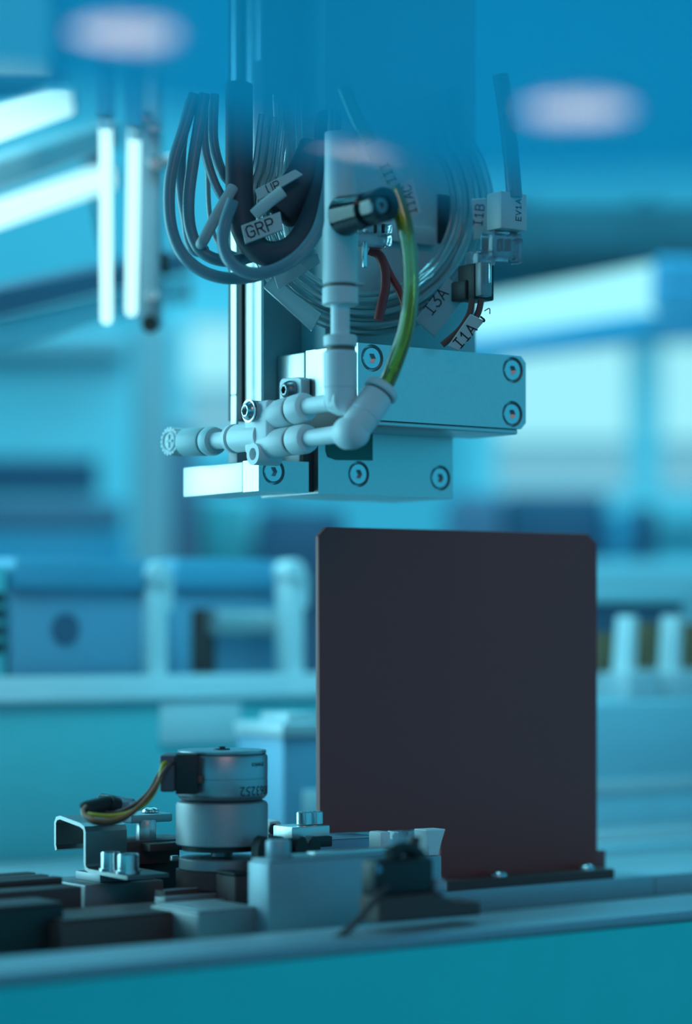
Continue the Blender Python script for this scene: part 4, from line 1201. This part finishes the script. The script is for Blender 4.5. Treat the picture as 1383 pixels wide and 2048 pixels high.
zl0, zl1 = mz(1688), mz(1600)
part('gear_can', turn(zl0, [(0, R2 - .3), (.3, R2), (zl1 - zl0 - 1.2, R2), (zl1 - zl0 - .4, R2 - .4), (zl1 - zl0, R2 - 1.4)]), 'gear_can', t, 'matt lower can')
cp = part('cap_disc', turn(zu1, [(0, mr(88)), (.25, mr(88.5)), (.75, mr(88.5)), (.95, mr(87))]), 'motor_can', t)
part('centre_boss', turn(zu1 + .95, [(0, mr(17)), (.35, mr(16)), (.36, mr(7)), (.9, mr(6.5))], 24), 'ring_dark', cp, 'dark centre boss')
# lettering wrapped on the can
def can_letters(body, ang_deg, py, h, bold=0.0):
    ang = math.radians(ang_deg)
    z = mz(py)
    def wrap(x, y, lift):
        th = ang - x / R1
        rr = R1 + max(lift, -.02)
        return V(ax0.x + rr * math.sin(th), ax0.y - rr * math.cos(th), z - y)
    text_part('lettering', body, uc, (0, 0, 0), (1, 0, 0), (0, 1, 0), h, wrap=wrap, thick=.04, bold=bold)
can_letters('tronics', 55, 1527, 1.3, .012)
can_letters('0063252', 54, 1578, 2.6, .0)
# connector block on the can's left
cbx = [W.at(322, 1505, YM - 8), W.at(395, 1505, YM - 14)]
part('connector_block', MB().box((cbx[0].x, YM - 13.8, mz(1578)), (W.A(352, YM - 12), YM + 2, mz(1505)), .8, 2), 'connector', t, 'slate connector block')
part('connector_face', MB().box((W.A(351, YM - 14), YM - 14.6, mz(1582)), (W.A(394, YM - 14), YM + 2, mz(1503)), .3), 'black', t, 'black connector face')
part('can_tab', MB().box((W.A(393, YM - 12), YM - 13.4, mz(1562)), (W.A(405, YM - 12), YM - 10, mz(1545)), .4), 'brown_wire', t)
part('output_shaft', turn(mz(1712), [(0, mr(22)), (mz(1690) - mz(1712), mr(22))], 20), 'alu_dark', t)
part('gear_plate', turn(mz(1699), [(0, mr(80)), (1.5, mr(80))], 40), 'black', t, 'black plate under the cans')
# flange disc and drum below
t = thing('flange_disc', V(ax0.x, YM, mz(1738)), 'grey flange disc on a dark drum beneath the motor', 'flange', fr=W)
part('disc', turn(mz(1737), [(0, mr(83)), (.3, mr(86)), (mz(1716) - mz(1737), mr(86)), (mz(1714) - mz(1737), mr(84))], 56), 'alu_dark', t)
part('drum', turn(BENCH, [(0, mr(88)), (mz(1775) - BENCH, mr(88)), (mz(1772) - BENCH, mr(92)), (mz(1737) - BENCH, mr(92))], 48), 'brownblack', t, 'brown black drum')
# gear plate arm to the left with standoff and small plate
D = 680
mb, p = gbox(252, 1680, 360, 1728, 700, 12, .5)
t = thing('motor_mount', p, 'black mounting block left of the motor', 'mount')
part('mount_block', mb, 'brownblack', t)
mb, _ = gbox(300, 1684, 430, 1700, 699, 26, .3)
part('mount_plate', mb, 'brownblack', t)
part('mount_leg', MB().box((p.x + 3, p.y + 3, BENCH), (p.x + 22, p.y + 12, G.C(1726, p.x, p.y)), .3), 'black', t, 'black leg')
mb, _ = gbox(344, 1711, 358, 1722, 698, 1.5, .2)
part('bright_stop', mb, 'alu', t, 'small bright stop')
mb, p = gbox(284, 1640, 318, 1688, 704, 6, .3)
t = thing('hex_standoff', p, 'bright hexagonal standoff left of the motor', 'standoff')
q = V(p.x + 3.4, p.y + 3.4, G.C(1686, p.x, p.y))
hx = [q + V(math.cos(math.pi / 3 * k + .35) * 3.0, math.sin(math.pi / 3 * k + .35) * 3.0, 0) for k in range(6)]
part('standoff_body', MB().prism(hx, (0, 0, G.C(1642, p.x, p.y) - q.z), .15), 'alu', t)
mb, p = gbox(262, 1628, 346, 1645, 704, 13, .6)
t = thing('small_board', p, 'pale small plate resting on the hexagonal standoff', 'plate')
part('board_sheet', mb, 'ivory', t)
a = p.x + 9
part('board_screw', MB().hexhead((a, p.y + 4, G.C(1628, p.x, p.y)), (0, 0, 1), 2.6, 1.4, 1.0, .7, dome=1), 'steel', t)
# clear sleeve behind the wire loop
mb = MB().cyl(G.at(200, 1607, 694), G.at(266, 1614, 690), 3.0, 20, r2=2.4, bev=.5)
t = thing('clear_splice', G.at(230, 1611, 692), 'clear splice cap behind the black heat shrink', 'splice')
part('splice_cap', mb, 'clear_part', t)
part('splice_core', MB().cyl(G.at(205, 1608, 694), G.at(256, 1613, 690), 1.2, 12), 'alu_dark', t)

# sheet metal bracket: bent strip pushed along the machine front
p = G.at(168, 1700, 690)
aS = p.x
prof = [(112, 1700), (110, 1690), (110, 1645), (113, 1637), (120, 1635), (160, 1650), (167, 1656), (169, 1664), (169, 1728), (171, 1737), (178, 1742), (254, 1756)]
pp = [G.pa(x, y, aS) for x, y in prof]
wS = 13.5
thk = 1.1
ctr = []
n = len(pp)
left, right = [], []
for i in range(n):
    d = (pp[min(i + 1, n - 1)] - pp[max(i - 1, 0)]).normalized()
    nn = V(0, d.z, -d.y)
    left.append(pp[i] + nn * thk / 2)
    right.append(pp[i] - nn * thk / 2)
t = thing('sheet_bracket', pp[-1], 'bent sheet metal bracket with a raised hook at far left', 'bracket')
mb = MB()
for i in range(n - 1):
    mb.prism([left[i], left[i + 1], right[i + 1], right[i]], (wS, 0, 0))
bmesh.ops.remove_doubles(mb.bm, verts=mb.bm.verts, dist=.001)
part('bracket_strip', mb, 'sheet', t, smooth=50)
cF = pp[-1]
for px, py, r in ((221, 1742, 2.8), (256, 1747, 3.0)):
    q = G.pc(px, py, pp[-2].z + thk * .4 if px < 240 else cF.z + thk * .6)
    q.z = cF.z + 1.6
    part('cap_screw', MB().washer(q - V(0, 0, .9), (0, 0, 1), 1.6, r * 1.18, .9).hexhead(q, (0, 0, 1), r, 4.6, 1.3, 1.6), 'steel', t, 'steel cap screw')
    
# motor leads and heat shrink
def lead(label, pts, r, m, D=676, nm='motor_lead'):
    P = [G.at(x, y, D + d) for x, y, d in pts]
    t = thing(nm, P[len(P) // 2], label, 'wire', 'motor leads')
    part('wire_jacket', MB().tube(P, r, 10, 7), m, t)
lead('yellow motor lead curving to the black heat shrink', ((344, 1521, 2), (327, 1528, 0), (318, 1560, -2), (305, 1590, -2), (284, 1612, -3), (256, 1626, -4), (220, 1632, -4), (190, 1630, -4), (176, 1628, -3)), .62, 'yellow_wire')
lead('brown motor lead, upper of the bundle', ((344, 1524, 0), (334, 1528, -1), (318, 1548, -2), (300, 1580, -3), (276, 1604, -2), (248, 1620, -1), (222, 1626, 1), (200, 1622, 3)), .62, 'brown_wire', 678)
lead('brown motor lead running along the bottom of the bundle', ((346, 1526, -1), (338, 1530, -3), (322, 1552, -4), (306, 1582, -5), (284, 1608, -5), (254, 1634, -6), (220, 1648, -6), (190, 1646, -6), (170, 1634, -4), (166, 1622, -2), (176, 1610, 0)), .62, 'brown_wire', 678)
lead('orange motor lead looping round the heat shrink end', ((330, 1540, -2), (312, 1570, -4), (290, 1600, -5), (258, 1628, -6), (224, 1640, -7), (192, 1640, -7), (174, 1632, -5), (165, 1622, -3), (172, 1612, 0)), .6, 'orange_wire', 677)
P = [G.at(x, y, 678 + d) for x, y, d in ((167, 1622, 0), (176, 1617, 0), (196, 1612, 2), (216, 1607, 4), (232, 1612, 6))]
t = thing('heat_shrink', P[2], 'black heat shrink sleeve at the end of the motor leads', 'sleeve')
part('sleeve_jacket', MB().tube(P, 2.0, 14, 6, flat=(2.3, 1.7)), 'black', t)
part('sleeve_cuff', MB().cyl(P[3], P[4] + (P[4] - P[3]) * .1, 2.6, 16, bev=.3), 'black', t)

# ================================================================== blocks on the bed in front
def block(name, px0, px1, py0, D, m, label, cat, dep, bev=.6, bottom=BENCH, group=None, top_m=None):
    p = G.at(px0, py0, D)
    a1 = G.A(px1, p.y)
    t = thing(name, (p.x, p.y, bottom), label, cat, group)
    part(name.split('_')[-1] + '_body', MB().box((p.x, p.y, bottom), (a1, p.y + dep, p.z), bev), m, t)
    return t, p, a1
t, p, a1 = block('bracket_block', 170, 328, 1770, 682, 'alu_dark', 'grey block under the foot of the sheet bracket', 'block', 24)
part('top_slab', MB().box((p.x + 6, p.y + 2, p.z), (a1 - 2, p.y + 16, cF.z - .6), .3), 'alu_dark', t)
t, p, a1 = block('black_block', -60, 165, 1788, 640, 'brownblack', 'black block at the left edge under the grooved slats', 'block', 34)
for k in range(3):
    part('slat', MB().box((p.x, p.y + 9 + k * 7.5, p.z), (a1 - 1, p.y + 13.5 + k * 7.5, p.z + 1.8), .3), 'brownblack', t)
t, p, a1 = block('black_block', -80, 128, 1826, 614, 'black', 'lowest black block at the bottom left corner', 'block', 16)
part('top_slab', MB().box((p.x, p.y + .6, p.z), (a1, p.y + 15, p.z + .8), .2), 'brownblack', t)
t, p, a1 = block('black_block', 122, 398, 1846, 624, 'brownblack', 'wide black block in front of the grey bracket block', 'block', 24, 1.0)
part('top_slab', MB().box((p.x + .6, p.y + .8, p.z), (a1 - .6, p.y + 23, p.z + .6), .2), 'brownblack', t)
t, p, a1 = block('grey_block', 396, 520, 1826, 634, 'alu_dark', 'grey block between the wide black block and the tall block', 'block', 24, .8)
part('top_slab', MB().box((p.x + .5, p.y + .8, p.z), (a1 - .5, p.y + 22, p.z + .5), .2), 'alu_mid', t)
for k, (y0, m) in enumerate(((1782, 'brownblack'), (1796, 'alu_dark'), (1808, 'brownblack'))):
    p = G.at(330, y0, 672 - k * 6)
    a1 = G.A(476, p.y)
    t = thing('bed_slat', (p.x, p.y, BENCH), ('dark slat on the bed below the motor, rear of three', 'grey slat on the bed below the motor, middle of three', 'dark slat on the bed below the motor, front of three')[k], 'slat', 'slats below the motor')
    part('slat_body', MB().box((p.x, p.y, BENCH), (a1, p.y + 5.5, p.z), .2), m, t)
    part('slat_edge', MB().box((p.x, p.y + .3, p.z), (a1, p.y + 1.0, p.z + .25), .05), 'alu_mid', t)
t, p, a1 = block('side_pad', 470, 500, 1752, 668, 'brownblack', 'brown black pad left of the tall grey block', 'pad', 10)
part('pad_lip', MB().box((p.x - .6, p.y - .4, p.z), (a1, p.y + 9, p.z + .8), .2), 'black', t)
# tall grey block with knob
p = G.at(537, 1727, 640)
a1 = G.A(792, p.y)
bD = G.B(494, p.x) - p.y
t = thing('tall_block', (p.x, p.y, BENCH), 'tall blue grey block with a knob in front of the dark plate', 'block')
part('tall_body', MB().box((p.x, p.y, BENCH), (a1, p.y + bD, p.z), .8, 2), 'alu_blue', t)
part('top_plate', MB().box((p.x + 1.0, p.y + .8, p.z), (a1 - 1, p.y + bD - .5, p.z + .7), .2), 'alu_blue', t)
q = V(G.A(556, p.y + bD * .5), p.y + bD * .5, p.z + .7)
part('knob', MB().lathe(q, (0, 0, 1), [(0, 3.1), (.4, 3.3), (4.3, 3.3), (4.8, 3.0)], 24), 'alu_blue', t)
q = V(G.A(720, p.y + 4), p.y + 4, p.z + .7)
part('bright_insert', MB().box(q - V(16, 1.5, 0), q + V(14, 2.5, 1.0), .2), 'alu', t, 'bright strip')
for px in (600, 648):
    q = V(G.A(px, p.y + 4), p.y + 4, p.z + .7)
    part('bright_insert', MB().box(q - V(3, 1.0, 0), q + V(3, 1.5, .8), .2), 'alu', t, 'bright strip')
# black clips row behind it
for i, px in enumerate((530, 562, 604, 628)):
    q = G.at(px, 1712, 674 + i * 5)
    h = (G.C(1672, q.x, q.y) - q.z)
    t = thing('black_clip', q, ('black spring clip closest to the motor, behind the tall block', 'black spring clip second from the motor', 'black spring clip third from the motor', 'black spring clip under the dark plate corner')[i], 'clip', 'black clips behind the tall block')
    part('clip_post', MB().prism([q + V(-2.2, 0, -16), q + V(2.2, 0, -16), q + V(2.4, 0, h * .55), q + V(1.2, 0, h * .92), q + V(0, 0, h), q + V(-1.4, 0, h * .8), q + V(-2.2, 0, h * .4)], (0, 4, 0), .3), 'black', t)
    part('clip_base', MB().box(q + V(-3, -1, BENCH - q.z), q + V(3, 5, -15), .2), 'black', t)
q = G.at(555, 1700, 690)
t = thing('clip_bar', q, 'black bar joining the spring clips', 'bar')
part('bar_body', MB().box(q + V(-9, 0, 0), q + V(19, 3, 3.0), .3), 'black', t)
part('bar_foot', MB().box(q + V(-6, .5, BENCH - q.z), q + V(-3, 2.5, .1), .1), 'black', t)
# bright block with two screws beside plate corner
mb, p = gbox(584, 1652, 660, 1684, 706, 10, .5)
t = thing('bright_block', p, 'bright metal block with two cap screws at the dark plate corner', 'block')
part('block_body', mb, 'alu', t)
part('block_foot', MB().box((p.x + 2, p.y + 2, BENCH), (p.x + 9, p.y + 8, p.z + .1), .2), 'alu_dark', t)
for px in (608, 630):
    a = G.A(px, p.y + 4)
    part('cap_screw', MB().hexhead((a, p.y + 4, G.C(1652, p.x, p.y)), (0, 0, 1), 2.4, 3.6, 1.1, 1.2), 'steel', t)
mb, p = gbox(538, 1640, 566, 1672, 718, 8, 1.5)
t = thing('white_clip', p, 'small white clip with a dark hole right of the motor', 'clip')
part('clip_body', mb, 'white', t)
q = G.pb(546, 1658, p.y)
part('clip_hole', MB().cyl(q + V(0, -.3, 0), q + V(0, .3, 0), 1.6, 18), 'ring_dark', t, 'dark hole')
part('clip_stem', MB().box((p.x + 1, p.y + 2, BENCH), (p.x + 4, p.y + 6, p.z + .2), .2), 'alu_dark', t)
# dark carriage under the plate with bright edge and white uprights
mb, p = gbox(640, 1676, 762, 1712, 716, 14, .3)
t = thing('dark_carriage', p, 'dark carriage with a bright top edge under the plate', 'carriage')
part('carriage_body', mb, 'cell', t)
part('bright_edge', MB().box((p.x, p.y - .4, G.C(1678, p.x + 8, p.y)), (G.A(762, p.y), p.y + .4, G.C(1675, p.x + 8, p.y)), .1), 'alu', t, 'bright edge')
part('carriage_foot', MB().box((p.x + 2, p.y + 2, BENCH), (p.x + 18, p.y + 10, p.z + .1), .2), 'black', t)
for px0, px1, y0, y1, D, lab in ((761, 781, 1664, 1704, 706, 'white upright under the plate beside the dark carriage'), (797, 828, 1662, 1712, 712, 'clear grey upright under the plate, middle of three')):
    mb, p = gbox(px0, y0, px1, y1, D, 6, .5)
    t = thing('small_upright', p, lab, 'upright', 'small uprights under the plate')
    part('upright_body', mb, 'white' if px0 < 790 else 'clear_part', t)
    part('upright_foot', MB().box((p.x, p.y + .5, BENCH), (p.x + 2.6, p.y + 5, p.z + .1), .2), 'alu_dark', t)
p = G.at(868, 1712, 700)
t = thing('small_upright', p, 'flared white upright under the plate beside its notch', 'upright', 'small uprights under the plate')
part('upright_body', MB().prism([G.pb(x, y, p.y) for x, y in ((852, 1660), (892, 1658), (880, 1684), (877, 1712), (856, 1712), (855, 1684))], (0, 6, 0), .3), 'white', t)
q0, q1 = G.pb(842, 1712, p.y), G.pb(880, 1712, p.y)
part('upright_foot', MB().box((q0.x, p.y - .5, BENCH), (q1.x, p.y + 7, p.z), .3), 'alu_blue', t)

# ------------------------------------------------------------------ small black sensor in front
p = G.at(752, 1848, 608)
a1 = G.A(962, p.y)
cS = p.z
t = thing('black_sensor', (p.x, p.y, cS), 'small black blurred sensor with a green light in front of the rail', 'sensor')
part('sensor_base', MB().prism([V(p.x + 1, p.y, cS), V(a1, p.y, cS), V(a1, p.y, cS + 3.6), V(p.x + 24, p.y, cS + 3.6), V(p.x + 20, p.y, cS + 6.5), V(p.x + 1, p.y, cS + 6.5)], (0, 9, 0), .5), 'brownblack', t)
part('sensor_head', MB().box((p.x + 1.0, p.y + 1, cS + 6), (p.x + 19.5, p.y + 8.5, G.C(1722, p.x, p.y)), 1.6, 3), 'black', t)
q = G.pb(790, 1742, p.y)
part('lens_cap', MB().cyl(q + V(-4.5, 3, .5), q + V(-2.8, 3, .5), 2.0, 16, bev=.3), 'cab_blue', t, 'blue lens')
q = G.pb(824, 1740, p.y + 2)
part('sensor_hook', MB().tube([q + V(-6, 2, 4), q + V(-1, 2, 5.5), q + V(4, 2, 3), q + V(6, 2, -2), q + V(5, 2, -6)], 1.7, 12, 5), 'black', t)
q = G.pb(833, 1698, p.y + 3)
part('sensor_stub', MB().tube([q + V(-3, 2, -4), q + V(0, 2, -1), q + V(1, 2, 3)], 1.5, 12, 5), 'brownblack', t)
q = G.pb(858, 1802, p.y)
part('led_lens', MB().box(q + V(-3.0, .4, -1.3), q + V(2.6, 3.4, 1.5), .7, 2), 'led', t, 'green glowing lens')
q = G.pb(864, 1814, p.y)
part('clear_foot', MB().box(q + V(-2.6, .6, -2.0), q + V(2.6, 4, 1.3), .6, 2), 'white', t, 'white foot')
q = G.pb(886, 1776, p.y)
part('pale_pin', MB().ball(q + V(0, 2, 0), 1.9, (1, 1, 1.3)), 'alu_blue', t)
# its lead lies over the beam
P = [G.at(x, y, d) for x, y, d in ((772, 1770, 612), (744, 1806, 608), (706, 1850, 604), (668, 1880, 600), (632, 1892, 597), (596, 1894, 596))]
part('sensor_lead', MB().tube(P, .95, 10, 6), 'brownblack', t)
